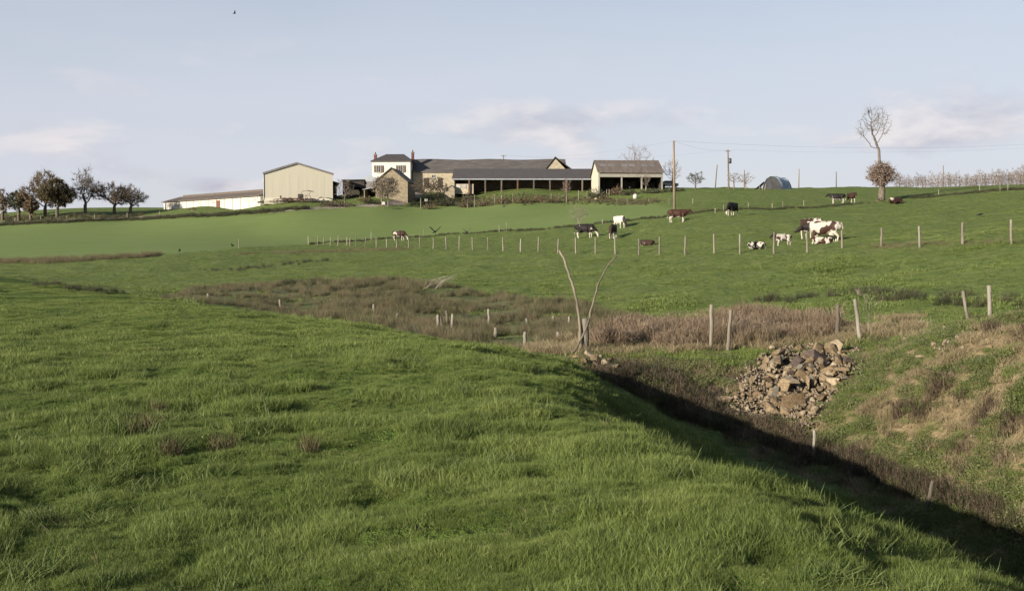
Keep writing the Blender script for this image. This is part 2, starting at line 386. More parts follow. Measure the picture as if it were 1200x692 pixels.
G_CROP = t.mix(t.ramp(t.noise(gp, .35, 6, .65), [(.45, 0.0), (.7, .55)]), (.110, .154, .046), (.156, .182, .076))
G_CROP = t.mix(.5, G_CROP, t.mix(t.ramp(t.noise(st.outputs[0], 1.0, 4, .5), [(.35, 0.0), (.65, 1.0)]), (.126, .174, .056), (.144, .188, .064)))
G_REED = t.mix(t.ramp(midn, [(.35, 0.0), (.6, 1.0)]), (.080, .100, .042), (.125, .125, .066))
G_SOIL = t.mix(t.ramp(fine, [(.3, 0.0), (.65, 1.0)]), (.035, .027, .019), (.125, .095, .062))
G_BANK = t.mix(t.ramp(t.noise(gp, 1.3, 5, .6), [(.40, 0.0), (.56, 1.0)]), (.085, .095, .034), (.20, .155, .090))
G_PATH = t.mix(fine, (.20, .17, .14), (.30, .26, .22))
G_PAST = t.mix(t.ramp(t.noise(gp, 2.4, 5, .7), [(.40, .75), (.52, 0.0)]), G_PAST, (.050, .084, .018))
G_PAST = t.mix(t.ramp(t.noise(gp, 1.5, 5, .7), [(.54, 0.0), (.68, .7)]), G_PAST, (.165, .178, .070))
c = t.mix(A.outputs['Red'], G_PAST, G_CROP)
c = t.mix(B.outputs['Blue'], c, t.mix(fine, (.044, .074, .014), (.076, .112, .024)))
c = t.mix(A.outputs['Green'], c, G_REED); c = t.mix(B.outputs['Green'], c, G_REED)
c = t.mix(an.outputs['Alpha'], c, G_BANK); c = t.mix(A.outputs['Blue'], c, G_SOIL); c = t.mix(B.outputs['Red'], c, G_PATH)
t.link(c, b.inputs['Base Color']); b.inputs['Roughness'].default_value = .95; b.inputs['Specular IOR Level'].default_value = .1
bp = t.new('ShaderNodeBump', i_Distance=.22); t.link(t.math('MULTIPLY_ADD', A.outputs['Red'], -.75), bp.inputs['Strength']); bp.inputs['Strength'].links[0].from_node.inputs[2].default_value = .85
t.link(t.math('ADD', t.noise(gp, 2.2, 6, .7), t.math('MULTIPLY', fine, .5)), bp.inputs['Height']); t.link(bp.outputs[0], b.inputs['Normal'])
gnd = link('ground', gme, m); tag(gnd, kind='structure')
# ------------------------------------------------------------------ scattered ground cover (uncountable)
def blades(rng, n, r, h0, h1, w, lean=.5, curl=.5, seg=2):
    """a tuft of n bent blades; 'tone' grows towards the tip"""
    V = []; Q = []; T = []; tone = []
    for _ in range(n):
        a = rng.uniform(0, 6.283); q = r * math.sqrt(rng.uniform(0, 1)); bx, by = q * math.cos(a), q * math.sin(a)
        h = rng.uniform(h0, h1); d = rng.uniform(0, 6.283); l = rng.uniform(.05, lean) * h; wd = rng.uniform(0, 3.14)
        wx, wy = math.cos(wd) * w * rng.uniform(.6, 1.3) / 2, math.sin(wd) * w / 2
        tn = rng.uniform(0, 1); i = len(V)
        for k in range(seg):
            s = k / seg; ww = 1 - .45 * s; off = l * (s ** (1 + curl)); zz = h * s * (1 - .12 * s)
            cx, cy = bx + math.cos(d) * off, by + math.sin(d) * off
            V += [(cx - wx * ww, cy - wy * ww, zz - .01), (cx + wx * ww, cy + wy * ww, zz - .01)]; tone += [tn * s * .6] * 2
        V.append((bx + math.cos(d) * l, by + math.sin(d) * l, h * .9)); tone.append(tn)
        for k in range(seg - 1): Q.append((i + 2 * k, i + 2 * k + 1, i + 2 * k + 3, i + 2 * k + 2))
        T.append((i + 2 * seg - 2, i + 2 * seg - 1, i + 2 * seg))
    return V, Q, T, tone
def leafy(rng, n, r, h, s, stems=0):
    """a low mound of small leaves on thin stems"""
    V = []; Q = []; T = []; tone = []
    for _ in range(n):
        a = rng.uniform(0, 6.283); q = r * math.sqrt(rng.uniform(0, 1)); z = h * rng.uniform(.1, 1) * (1 - .5 * (q / r) ** 2)
        p = Vector((q * math.cos(a), q * math.sin(a), z)); u = Vector(rng.normal(size=3)).normalized()
        v = u.cross(Vector(rng.normal(size=3))).normalized(); ss = s * rng.uniform(.5, 1.3); i = len(V)
        V += [p - u * ss, p + v * ss * .5, p + u * ss, p - v * ss * .5]; Q.append((i, i + 1, i + 2, i + 3)); tone += [rng.uniform(0, .8)] * 4
    for _ in range(stems):
        a = rng.uniform(0, 6.283); q = r * rng.uniform(0, .6); p = Vector((q * math.cos(a), q * math.sin(a), 0)); e = p * rng.uniform(1, 2.2) + Vector((rng.normal() * .1 * h, rng.normal() * .1 * h, h * rng.uniform(.7, 1.35)))
        i = len(V); wv = Vector((.006, .006, 0)) * (1 + s * 8); V += [p - wv, p + wv, e]; T.append((i, i + 1, i + 2)); tone += [.2, .2, .9]
    return V, Q, T, tone
def twigs(rng, n, r, h, w):
    """a tangle of arching bramble stems"""
    V = []; Q = []; tone = []
    for _ in range(n):
        a = rng.uniform(0, 6.283); p = Vector((r * .4 * rng.normal(), r * .4 * rng.normal(), 0)); d = Vector((math.cos(a), math.sin(a), 0)); L = r * rng.uniform(.5, 1.4); hh = h * rng.uniform(.5, 1.2); pr = None; tn = rng.uniform(0, .8)
        wv = Vector((-d.y, d.x, .4)) * w
        for k in range(5):
            s = k / 4; c = p + d * L * s + Vector((0, 0, hh * math.sin(s * 2.3))); i = len(V)
            V += [c - wv * (1 - .6 * s), c + wv * (1 - .6 * s)]; tone += [tn] * 2
            if k: Q.append((i - 2, i - 1, i + 1, i))
    return V, Q, [], tone
def proto(name, data, mat):
    V, Q, T, tone = data
    me = np_mesh(name, V, Q, T); a = me.attributes.new('tone', 'FLOAT', 'POINT'); a.data.foreach_set('value', np.array(tone, np.float32))
    me.materials.append(mat)
    return bpy.data.objects.new(name, me)
def scatter(name, pts, protos, scl, label, rng, tilt=.12):
    """pts (N,3): one object whose tufts are instanced on its points"""
    n = len(pts); me = np_mesh(name, pts)
    rot = np.stack([rng.normal(0, tilt, n), rng.normal(0, tilt, n), rng.uniform(0, 6.283, n)], -1).astype(np.float32)
    me.attributes.new('rot', 'FLOAT_VECTOR', 'POINT').data.foreach_set('vector', rot.ravel())
    me.attributes.new('scl', 'FLOAT', 'POINT').data.foreach_set('value', np.asarray(scl, np.float32))
    me.attributes.new('pick', 'INT', 'POINT').data.foreach_set('value', rng.integers(0, len(protos), n).astype(np.int32))
    o = link(name, me); tag(o, label, kind='stuff')
    ng = bpy.data.node_groups.new(name, 'GeometryNodeTree'); ng.interface.new_socket('Geometry', in_out='INPUT', socket_type='NodeSocketGeometry'); ng.interface.new_socket('Geometry', in_out='OUTPUT', socket_type='NodeSocketGeometry')
    N = ng.nodes; L = ng.links; gi = N.new('NodeGroupInput'); go = N.new('NodeGroupOutput'); jn = N.new('GeometryNodeJoinGeometry')
    def nat(nm, typ): x = N.new('GeometryNodeInputNamedAttribute'); x.data_type = typ; x.inputs['Name'].default_value = nm; return x.outputs['Attribute']
    rt = nat('rot', 'FLOAT_VECTOR'); sc_ = nat('scl', 'FLOAT'); pk = nat('pick', 'INT')
    for k, p in enumerate(protos):
        oi = N.new('GeometryNodeObjectInfo'); oi.inputs['Object'].default_value = p; oi.inputs['As Instance'].default_value = True
        cmp_ = N.new('FunctionNodeCompare'); cmp_.data_type = 'INT'; cmp_.operation = 'EQUAL'; L.new(pk, cmp_.inputs[2]); cmp_.inputs[3].default_value = k
        ip = N.new('GeometryNodeInstanceOnPoints'); L.new(gi.outputs[0], ip.inputs['Points']); L.new(cmp_.outputs[0], ip.inputs['Selection']); L.new(oi.outputs['Geometry'], ip.inputs['Instance']); L.new(rt, ip.inputs['Rotation']); L.new(sc_, ip.inputs['Scale'])
        L.new(ip.outputs[0], jn.inputs[0])
    L.new(jn.outputs[0], go.inputs[0])
    md = o.modifiers.new('scatter', 'NODES'); md.node_group = ng
    return o
def polar(rng, n, d0, d1, u0=-.2, u1=1.2, power=2.0):
    """ground points whose density falls off as distance^-power, u across the view's width"""
    t = rng.uniform(0, 1, n); e = 2 - power
    d = d0 * (d1 / d0) ** t if abs(e) < 1e-3 else (d0 ** e + t * (d1 ** e - d0 ** e)) ** (1 / e)
    px = rng.uniform(u0, u1, n) * 1200
    return (px - CX) / F * d, d
def with_z(x, y, sink=0.0): return np.stack([x, y, height(x, y) - sink], -1)
g_rng = np.random.default_rng(5)
M_LAWN = leafmat('meadow_grass', [(.30, (.050, .077, .0145)), (.5, (.100, .146, .031)), (.68, (.154, .187, .049))], .9, .28, .5, .2, tip=(.25, .29, .10))
M_PAST = leafmat('pasture_grass', [(.32, (.076, .114, .024)), (.5, (.114, .164, .038)), (.66, (.152, .186, .054))], .22, .35, .5, .25, tip=(.17, .18, .078))
M_RUSH = leafmat('dry_rush', [(.30, (.060, .074, .030)), (.42, (.110, .110, .052)), (.52, (.150, .118, .074)), (.58, (.115, .118, .058)), (.72, (.20, .165, .105))], .4, .3, .7, .15, tip=(.22, .18, .12))
M_DRY = leafmat('dry_grass', [(.32, (.15, .122, .066)), (.5, (.235, .192, .110)), (.66, (.30, .252, .155))], .5, .3, .7, .15, tip=(.29, .235, .16))
M_WEED = leafmat('bank_weed', [(.32, (.050, .074, .022)), (.5, (.095, .125, .040)), (.66, (.150, .165, .065))], .8, .35, .5, .3, tip=(.2, .2, .09))
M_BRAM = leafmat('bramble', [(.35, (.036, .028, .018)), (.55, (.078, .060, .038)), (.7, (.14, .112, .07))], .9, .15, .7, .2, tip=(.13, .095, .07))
def protos(nm, k, fn, mat): return [proto(nm, fn(np.random.default_rng(100 + i * 7 + len(nm))), mat) for i in range(k)]
P_A = protos('short_tuft', 4, lambda r: blades(r, 110, .15, .028, .070, .0040, 1.0), M_LAWN) + protos('lush_tuft', 2, lambda r: blades(r, 90, .14, .04, .11, .0042, 1.1, .7, 3), M_LAWN)
P_C = protos('meadow_tuft', 4, lambda r: blades(r, 110, .28, .028, .072, .0075, 1.0), M_LAWN)
P_D = protos('field_tuft', 4, lambda r: blades(r, 90, .6, .05, .13, .028, .8), M_PAST)
P_R = protos('rush_clump', 5, lambda r: blades(r, 100, .36, .22, .85, .011, .6, .6, 3), M_RUSH)
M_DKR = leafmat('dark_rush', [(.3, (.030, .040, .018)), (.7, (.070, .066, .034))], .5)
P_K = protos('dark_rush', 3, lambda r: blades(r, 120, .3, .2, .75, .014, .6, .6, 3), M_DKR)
P_T = protos('dry_clump', 4, lambda r: blades(r, 90, .28, .35, .95, .012, .55, .7, 3), M_DRY)
P_W = protos('weed_mound', 4, lambda r: leafy(r, 230, .30, .20, .021, 8), M_WEED)
P_B = protos('bramble_tangle', 4, lambda r: twigs(r, 60, .45, .55, .009), M_BRAM)
P_BL = protos('bramble_leaf', 3, lambda r: leafy(r, 90, .4, .5, .03, 14), M_BRAM)
P_DG = protos('dry_sod', 4, lambda r: blades(r, 90, .24, .05, .20, .009, 1.2, .8, 3), M_DRY)
cl = lambda x, y, s, seed: fbm(x * s, y * s, seed, 3)
M_RED = leafmat('reddish_stems', [(.32, (.15, .108, .072)), (.5, (.23, .175, .12)), (.66, (.30, .24, .17))], .6, .25, .7, .15, tip=(.28, .21, .15))
P_TB = protos('reddish_tangle', 3, lambda r: twigs(r, 70, .5, .8, .008), M_RED)
# meadow this side of the ditch
x, y = polar(g_rng, 80000, 3.4, 17, -.3, 1.3, 1.55); k = inside(MEADOW, x, y); x, y = x[k], y[k]
sz = (.38 + .68 * sstep(.48, .72, cl(x, y, 1.6, 41)) ** 1.2) * (.72 + .28 * sstep(5, 10, y)); sz *= g_rng.uniform(.8, 1.25, len(x))
scatter('meadow_grass', with_z(x, y), P_A, sz, 'fresh green meadow grass in short uneven tufts', g_rng)
x, y = polar(g_rng, 60000, 15, 50, -.12, 1.0, 1.7); k = inside(MEADOW, x, y); x, y = x[k], y[k]
sz = .36 + .5 * sstep(.35, .75, cl(x, y, .8, 42)); sz *= g_rng.uniform(.8, 1.25, len(x))
scatter('meadow_turf', with_z(x, y), P_C, sz, 'meadow grass farther off toward the brow of the slope', g_rng)
# pasture across the valley, and the strip beyond the brow
x, y = polar(g_rng, 75000, 29, 150, -.12, 1.15, 1.9); mk_ = masks(x, y)
k = ~mk_['bank'] & ~mk_['mead'] & ~mk_['crop'] & ~mk_['thick'] & ~mk_['soil'] & (~mk_['reed'] | (g_rng.uniform(size=len(x)) < .3)); x, y = x[k], y[k]
sz = .22 + .42 * sstep(.5, .72, cl(x, y, .45, 43)); sz *= g_rng.uniform(.7, 1.3, len(x)) * (1 + .3 * sstep(90, 40, y))
scatter('pasture_grass', with_z(x, y, .02), P_D, sz, 'grazed pasture grass on the far slope', g_rng)
# rushes
x, y = polar(g_rng, 90000, 26, 90, .1, .7, 1.6); mk_ = masks(x, y); k = mk_['reed'] & (cl(x, y, .5, 44) + .25 * (cl(x, y, 1.6, 64) - .5) > .43 + .10 * sstep(420, 260, mk_['px'])); x, y = x[k][:8000], y[k][:8000]
scatter('rushes', with_z(x, y, .04), P_R + P_K[:2] + P_D[:1], g_rng.uniform(.3, .8, len(x)) * (.4 + .8 * cl(x, y, .3, 45)), 'brown and olive rushes filling the wet hollow', g_rng)
x, y = polar(g_rng, 60000, 26, 40, .5, .86, 1.6); mk_ = masks(x, y); k = mk_['thick'] & (cl(x, y, 1.3, 66) > .40); x, y = x[k][:3600], y[k][:3600]
scatter('dry_tall_grass', with_z(x, y, .04), P_T + P_TB, g_rng.uniform(.3, .85, len(x)) * (.15 + 1.1 * cl(x, y, 1.1, 46)), 'pinkish brown dry tall grass behind the stone heap', g_rng)
# right bank
x, y = polar(g_rng, 76000, 5, 34, .55, 1.6, 1.6); k = inside(BANK, x, y); x, y = x[k], y[k]; mk_ = masks(x, y); k = ~mk_['soil']; x, y = x[k], y[k]
nz = cl(x, y, .75, 47) + .6 * (cl(x, y, 2.3, 57) - .5); gr = (nz > .475); sz = g_rng.uniform(.45, 1.1, len(x)) * (.65 + .6 * cl(x, y, 1.7, 48))
kk = gr & (g_rng.uniform(size=len(x)) < .5)
scatter('bank_weeds', with_z(x, y, .03)[kk], P_W, sz[kk] * .8, 'low green weeds growing over the right bank', g_rng)
kk = (~gr) & (g_rng.uniform(size=len(x)) < .5)
scatter('bank_dry_grass', with_z(x, y, .02)[kk], P_DG, sz[kk] * .8, 'withered straw coloured grass on the right bank', g_rng)
kk = (~gr) & (cl(x, y, .9, 49) > .55) & (g_rng.uniform(size=len(x)) < .06)
scatter('bank_bramble', with_z(x, y, .03)[kk], P_B, sz[kk] * .6, 'brown bramble stems sprawling on the right bank', g_rng)
kk = gr & (g_rng.uniform(size=len(x)) < .4)
scatter('bank_grass', with_z(x, y, .0)[kk], P_A, sz[kk] * 1.3, 'green grass sods between the bank weeds', g_rng)
# dark brambles along the ditch bottom and its head
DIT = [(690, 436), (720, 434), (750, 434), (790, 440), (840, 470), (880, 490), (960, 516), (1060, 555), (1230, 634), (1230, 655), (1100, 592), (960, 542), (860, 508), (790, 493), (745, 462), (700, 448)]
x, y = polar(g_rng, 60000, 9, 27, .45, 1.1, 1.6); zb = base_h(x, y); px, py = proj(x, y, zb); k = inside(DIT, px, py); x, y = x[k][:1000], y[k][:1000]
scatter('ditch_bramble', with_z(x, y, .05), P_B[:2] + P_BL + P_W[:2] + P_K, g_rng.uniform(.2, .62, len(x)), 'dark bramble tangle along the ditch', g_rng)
x, y = polar(g_rng, 40000, 9, 30, .45, 1.1, 1.6); zb = base_h(x, y); px, py = proj(x, y, zb)
LEDGE = [(640, 420), (700, 404), (860, 404), (1010, 398), (1040, 405), (1010, 420), (900, 408), (860, 430), (800, 425), (740, 418), (690, 432)]
k = inside(LEDGE, px, py) & ~inside([(664, 414), (745, 420), (745, 442), (664, 438)], px, py) & (cl(x, y, 1.2, 50) > .42); x, y = x[k][:2500], y[k][:2500]
scatter('ledge_grass', with_z(x, y, .0), P_C, g_rng.uniform(.6, 1.4, len(x)), 'green grass along the ledge behind the ditch', g_rng)
# rough grass along the field's edge and strips
def strip(pts, n, wid, seed):
    rng = np.random.default_rng(seed); W_ = [ground(*p) for p in pts]; xs = []; 
    seg = [(W_[i], W_[i + 1]) for i in range(len(W_) - 1)]; ln = np.array([(b - a).length for a, b in seg]); pr = ln / ln.sum()
    for i in rng.choice(len(seg), n, p=pr):
        a, b = seg[i]; p = a.lerp(b, rng.uniform()); xs.append((p.x + rng.normal() * wid * .3, p.y + rng.normal() * wid))
    return np.array(xs).T
x, y = strip([(362, 286), (480, 278), (600, 270), (690, 264.5), (800, 252.5), (900, 246), (990, 240), (1060, 236)], 1100, .35, 3)
scatter('verge_grass', with_z(x, y, .05), P_K, g_rng.uniform(.25, .7, len(x)), 'dark rough grass along the crop edge', g_rng)
x, y = strip([(-30, 309), (0, 307.5), (60, 306), (110, 304.5), (165, 301), (185, 299)], 900, 1.3, 4)
scatter('verge_rush', with_z(x, y, .05), P_R, g_rng.uniform(.4, 1.0, len(x)), 'brown strip of rushes below the crop field', g_rng)
x, y = strip([(-60, 267), (0, 264), (80, 260.5), (150, 257.5), (230, 253), (300, 249.5), (360, 244.5)], 1500, .7, 5)
scatter('hedge_bottom', with_z(x, y, .05), P_K, g_rng.uniform(.5, 1.25, len(x)), 'dark low hedge growth along the lane', g_rng)
x, y = strip([(1200, 222), (1130, 227.5), (1070, 232.5)], 500, .5, 6)
scatter('furrow_grass', with_z(x, y, .05), P_K, g_rng.uniform(.3, .8, len(x)), 'dark rough grass line running up to the right', g_rng)
x, y = strip([(1020, 287), (1060, 288), (1120, 286.5), (1200, 284)], 350, 1.0, 8)
scatter('fence_weeds', with_z(x, y, .05), P_R, g_rng.uniform(.12, .35, len(x)), 'ungrazed brownish grass along the long fence', g_rng)
x, y = strip([(280, 298), (360, 295), (430, 293), (480, 292)], 700, 1.6, 9)
scatter('hollow_rushes', with_z(x, y, .05), P_R, g_rng.uniform(.2, .5, len(x)), 'thin brownish rushes below the fence end', g_rng)
x, y = strip([(220, 318), (280, 316), (320, 311), (380, 306)], 60, 1.0, 10)
x2, y2 = strip([(1040, 352), (1080, 350), (1130, 358), (1200, 352)], 45, 1.0, 11); x3, y3 = strip([(895, 352), (960, 349), (1000, 346), (1040, 346)], 50, .8, 12); x = np.concatenate([x, x2, x3]); y = np.concatenate([y, y2, y3])
scatter('dark_rush_clumps', with_z(x, y, .05), P_K, g_rng.uniform(.3, .8, len(x)), 'dark rush clumps on the pasture edge', g_rng)

x, y = strip([(482, 236), (540, 235), (600, 234.5), (660, 234), (700, 235), (770, 236)], 1500, 2.6, 13)
scatter('garden_rough', with_z(x, y, .05), P_R + P_K, g_rng.uniform(.3, .95, len(x)), 'rough brownish growth between the farm and the crop field', g_rng)
x, y = strip([(-20, 256), (40, 256.5), (100, 255), (165, 252)], 420, 2.0, 14)
scatter('lane_rough', with_z(x, y, .05), P_K + P_R, g_rng.uniform(.5, 1.3, len(x)), 'dark rough growth under the oaks', g_rng)
x, y = polar(g_rng, 60000, 18, 29, .5, .95, 1.6); mk_ = masks(x, y); k = mk_['soil'] & ~inside([(855, 470), (870, 440), (905, 412), (1000, 410), (1003, 440), (970, 490), (930, 497), (880, 490)], mk_['px'], mk_['py']) & (cl(x, y, 1.4, 58) > .50); x, y = x[k][:1500], y[k][:1500]
scatter('head_growth', with_z(x, y, .03), P_DG + P_C + P_W, g_rng.uniform(.3, .9, len(x)), 'sparse grass and weeds on the soil at the ditch head', g_rng)
def chips(r):
    V = []; Q = []; tone = []
    for _ in range(26):
        c = np.array([r.normal(0, .16), r.normal(0, .16), r.uniform(0, .04)]); s = r.uniform(.015, .06) * np.array([1, r.uniform(.5, .9), r.uniform(.3, .7)]); M_ = np.linalg.qr(r.normal(size=(3, 3)))[0]; i = len(V)
        for k in range(8): V.append(c + M_ @ (s * ((k & 1) * 2 - 1, (k >> 1 & 1) * 2 - 1, (k >> 2) * 2 - 1) * r.uniform(.7, 1)))
        Q += [tuple(i + j for j in f) for f in ((0, 2, 3, 1), (4, 5, 7, 6), (0, 1, 5, 4), (1, 3, 7, 5), (3, 2, 6, 7), (2, 0, 4, 6))]; tone += [r.uniform(0, 1)] * 8
    return V, Q, [], tone
M_RUB = leafmat('stone_chips', [(.35, (.07, .052, .033)), (.5, (.13, .098, .065)), (.65, (.18, .145, .10))], 2.0, 0.0, .9, .2, tip=(.22, .185, .135))
P_RB = protos('stone_chips', 4, chips, M_RUB)
PILE0 = [(845, 472), (868, 444), (893, 420), (925, 409), (965, 408), (1004, 413), (1006, 434), (985, 455), (965, 490), (945, 500), (925, 494), (875, 490)]
x, y = polar(g_rng, 60000, 18, 30, .6, .95, 1.6); zb = base_h(x, y); px, py = proj(x, y, zb); k = inside(PILE0, px, py) | ((cl(x, y, 1.0, 59) > .64) & (g_rng.uniform(size=len(x)) < .1) & inside([(1030, 385), (1200, 378), (1200, 425), (1060, 440)], px, py)); x, y = x[k][:420], y[k][:420]
scatter('rubble', with_z(x, y, -.01), P_RB, g_rng.uniform(.3, .8, len(x)), 'fine broken stone between the bigger rocks', g_rng, .3)

x, y = polar(g_rng, 2600, 4, 40, -.1, 1.05, 1.7); k = inside(MEADOW, x, y); x, y = x[k], y[k]
scatter('meadow_weeds', with_z(x, y, .02), protos('small_weed', 3, lambda r: leafy(r, 16, .08, .03, .011, 0), M_LAWN) + protos('dead_blades', 2, lambda r: blades(r, 10, .12, .04, .085, .0035, 1.3, .9, 3), M_DRY), g_rng.uniform(.5, 1.2, len(x)), 'small broad-leaved weeds and dead blades in the meadow', g_rng)

x, y = strip([(45, 333), (95, 340), (145, 346)], 70, .5, 21)  # shadow line of a small furrow, put in as a strip of dark tufts
scatter('brow_shadow_tufts', with_z(x, y, .03), P_K, g_rng.uniform(.2, .5, len(x)), 'dark tufts standing in for a shadow line on the brow at the left', g_rng)

x, y = polar(g_rng, 1500, 4.5, 45, -.15, 1.0, 1.75); k = inside(MEADOW, x, y) & (cl(x, y, .8, 71) > .47); x, y = x[k], y[k]
M_TUFT = leafmat('coarse_tussock', [(.30, (.034, .058, .012)), (.5, (.062, .098, .020)), (.68, (.110, .140, .036))], 1.5, .2, .5, .2, tip=(.20, .22, .09))
scatter('meadow_tussocks', with_z(x, y, .01), protos('coarse_tussock', 4, lambda r: blades(r, 130, .16, .05, .15, .006, 1.3, .8, 3), M_TUFT), g_rng.uniform(.5, 1.25, len(x)) * (.75 + .25 * sstep(5, 12, y)), 'coarser darker grass tussocks dotted over the meadow', g_rng, .2)
FR = [(590, 414), (650, 396), (700, 384), (770, 374), (880, 366), (960, 368), (1010, 380), (1075, 370), (1085, 392), (1000, 402), (900, 412), (720, 417)]
x, y = polar(g_rng, 60000, 24, 46, .42, .95, 1.7); zb = base_h(x, y); px, py = proj(x, y, zb); k = inside(FR, px + 30 * (fbm(x * .8, y * .8, 81) - .5), py + 16 * (fbm(x * .7 + 3, y * .7, 82) - .5)) & (cl(x, y, 1.0, 83) > .47); x, y = x[k][:2000], y[k][:2000]
scatter('straw_fringe', with_z(x, y, .02), P_DG, g_rng.uniform(.5, 1.5, len(x)), 'low straw coloured fringe round the tall dry grass', g_rng)
# ------------------------------------------------------------------ posts and stakes
M_POST = noisy('weathered_wood', (0.103, 0.089, 0.069), (0.202, 0.179, 0.142), 6, .85, .5, 30, stretch=(1, 1, .12))
M_VPOLE = noisy('stripped_pole_wood', (0.086, 0.074, 0.053), (0.172, 0.150, 0.112), 5, .8, .4, 30, stretch=(1, 1, .2))
M_POSTD = noisy('dark_wood', (.05, .042, .034), (.13, .11, .085), 6, .9, .5, 30, stretch=(1, 1, .12))
M_POSTW = noisy('pale_wood', (.145, .132, .108), (.245, .225, .185), 6, .8, .4, 30, stretch=(1, 1, .15))
M_BARK = noisy('bark', (.065, .054, .043), (.14, .118, .093), 9, .95, .6, 40, stretch=(1, 1, .25))
M_POLE = noisy('pole_wood', (.10, .078, .055), (.20, .155, .105), 4, .85, .3, 30, stretch=(1, 1, .05))
M_SOILC = noisy('turned_soil', (.04, .03, .02), (.12, .09, .06), 20, 1, .8)
ORD = ['first', 'second', 'third', 'fourth', 'fifth', 'sixth', 'seventh', 'eighth', 'ninth', 'tenth', 'eleventh', 'twelfth', 'thirteenth', 'fourteenth', 'fifteenth', 'sixteenth', 'seventeenth', 'eighteenth', 'nineteenth', 'twentieth', 'twenty-first', 'twenty-second', 'twenty-third', 'twenty-fourth', 'twenty-fifth', 'twenty-sixth', 'twenty-seventh', 'twenty-eighth', 'twenty-ninth', 'thirtieth', 'thirty-first', 'thirty-second', 'thirty-third', 'thirty-fourth', 'thirty-fifth', 'thirty-sixth', 'thirty-seventh', 'thirty-eighth', 'thirty-ninth', 'fortieth']
p_rng = random.Random(3)
def post(pxb, pyb, pxt, pyt, rad, mat, label, group, name='fence_post', d=None, square=False, cat='post', n=7):
    """a knobbly round (or split) post from its foot pixel up to its top pixel, at the foot's own depth"""
    g = ground(pxb, pyb) if d is None else base(pxb, pyb, d)
    top = at(pxt, pyt, g.y); top.y += p_rng.uniform(-.05, .05)
    ax = top - g; h = max(ax.length, .25); pts = []; rr = []; k = 6
    for i in range(k + 1):
        s = i / k; p = Vector((0, 0, -.15)).lerp(ax, s)
        if 0 < i < k: p += Vector((p_rng.gauss(0, .12 * rad), p_rng.gauss(0, .12 * rad), 0))
        pts.append(p); rr.append(rad * (1.06 - .16 * s) * p_rng.uniform(.93, 1.07))
    pts.append(pts[-1] + ax.normalized() * rad * .25); rr.append(rad * .6)
    o = MB().tube(pts, rr, 4 if square else n).build(name, mat, smooth=not square, loc=g)
    return tag(o, label, cat, group)
# long pasture fence, from its far end to the right edge
LONG = [(361.6, 286.5, 277), (372, 287, 276.5), (379, 287, 278), (387, 287.5, 278), (396, 288, 276.5), (406.5, 288, 277.5), (410, 288.5, 279), (417, 289, 276.5), (428, 289, 278), (441, 289.5, 278), (453, 290, 280), (465, 290.5, 281), (479, 291, 281), (492.5, 291, 276.5), (508, 291.5, 279), (523, 292, 277.5), (538, 293, 276.5), (554, 293, 278), (572, 293.5, 278), (589.7, 294, 278), (610, 295, 280), (631, 295, 278), (654, 296.5, 280), (675, 297, 278.5), (698, 297, 278.5), (721, 298, 277.5), (748.7, 298.5, 279.5), (772.7, 299.5, 277.5), (802.7, 298.5, 277.5), (837, 296.5, 274), (867, 297, 274.5), (907, 297, 272), (946, 295.5, 271), (987, 290.5, 270), (1032.7, 289, 267), (1078, 290, 265), (1128, 286, 260.5), (1185, 286, 257.5)]
NEAR_LONG = {22: 'beside the top of the left forked pole', 25: 'right above the tip of the right forked pole', 31: 'left of the white calf with brown patches', 32: 'in front of the big patched cow', 33: 'behind the rump of the big patched cow'}
for i, (px, yb, yt) in enumerate(LONG):
    lab = NEAR_LONG.get(i)
    lab = f'long fence post {lab}' if lab else f'grey fence post in the long pasture fence, {ORD[i]} from its far left end'
    post(px, yb, px + p_rng.uniform(-.8, .8), yt, p_rng.uniform(.055, .075), M_POST if i % 5 else M_POSTW, lab, 'posts of the long pasture fence')
# big posts behind the ditch
G1 = 'big posts behind the ditch'
post(833, 408, 833.5, 357, .05, M_POST, 'upright knotty grey post in front of the brown tall grass', G1, d=27.5)
post(852, 414, 857, 363.5, .047, M_POST, 'grey post leaning right, beside the upright one at the brown grass', G1, d=27.2)
post(981, 395, 981.5, 357, .058, M_POSTD, 'shorter dark grey post behind the top of the stone heap', G1, d=28.6)
post(1009, 400, 1002, 350.5, .052, M_POSTW, 'pale knotty post leaning left above the stone heap', G1, d=27.6)
post(1136, 378, 1129, 341, .052, M_POST, 'grey post leaning left on top of the right bank', G1, d=30.5)
post(1160.5, 382, 1158, 334.5, .06, M_POSTW, 'thickest pale post on top of the right bank', G1, d=29.5)
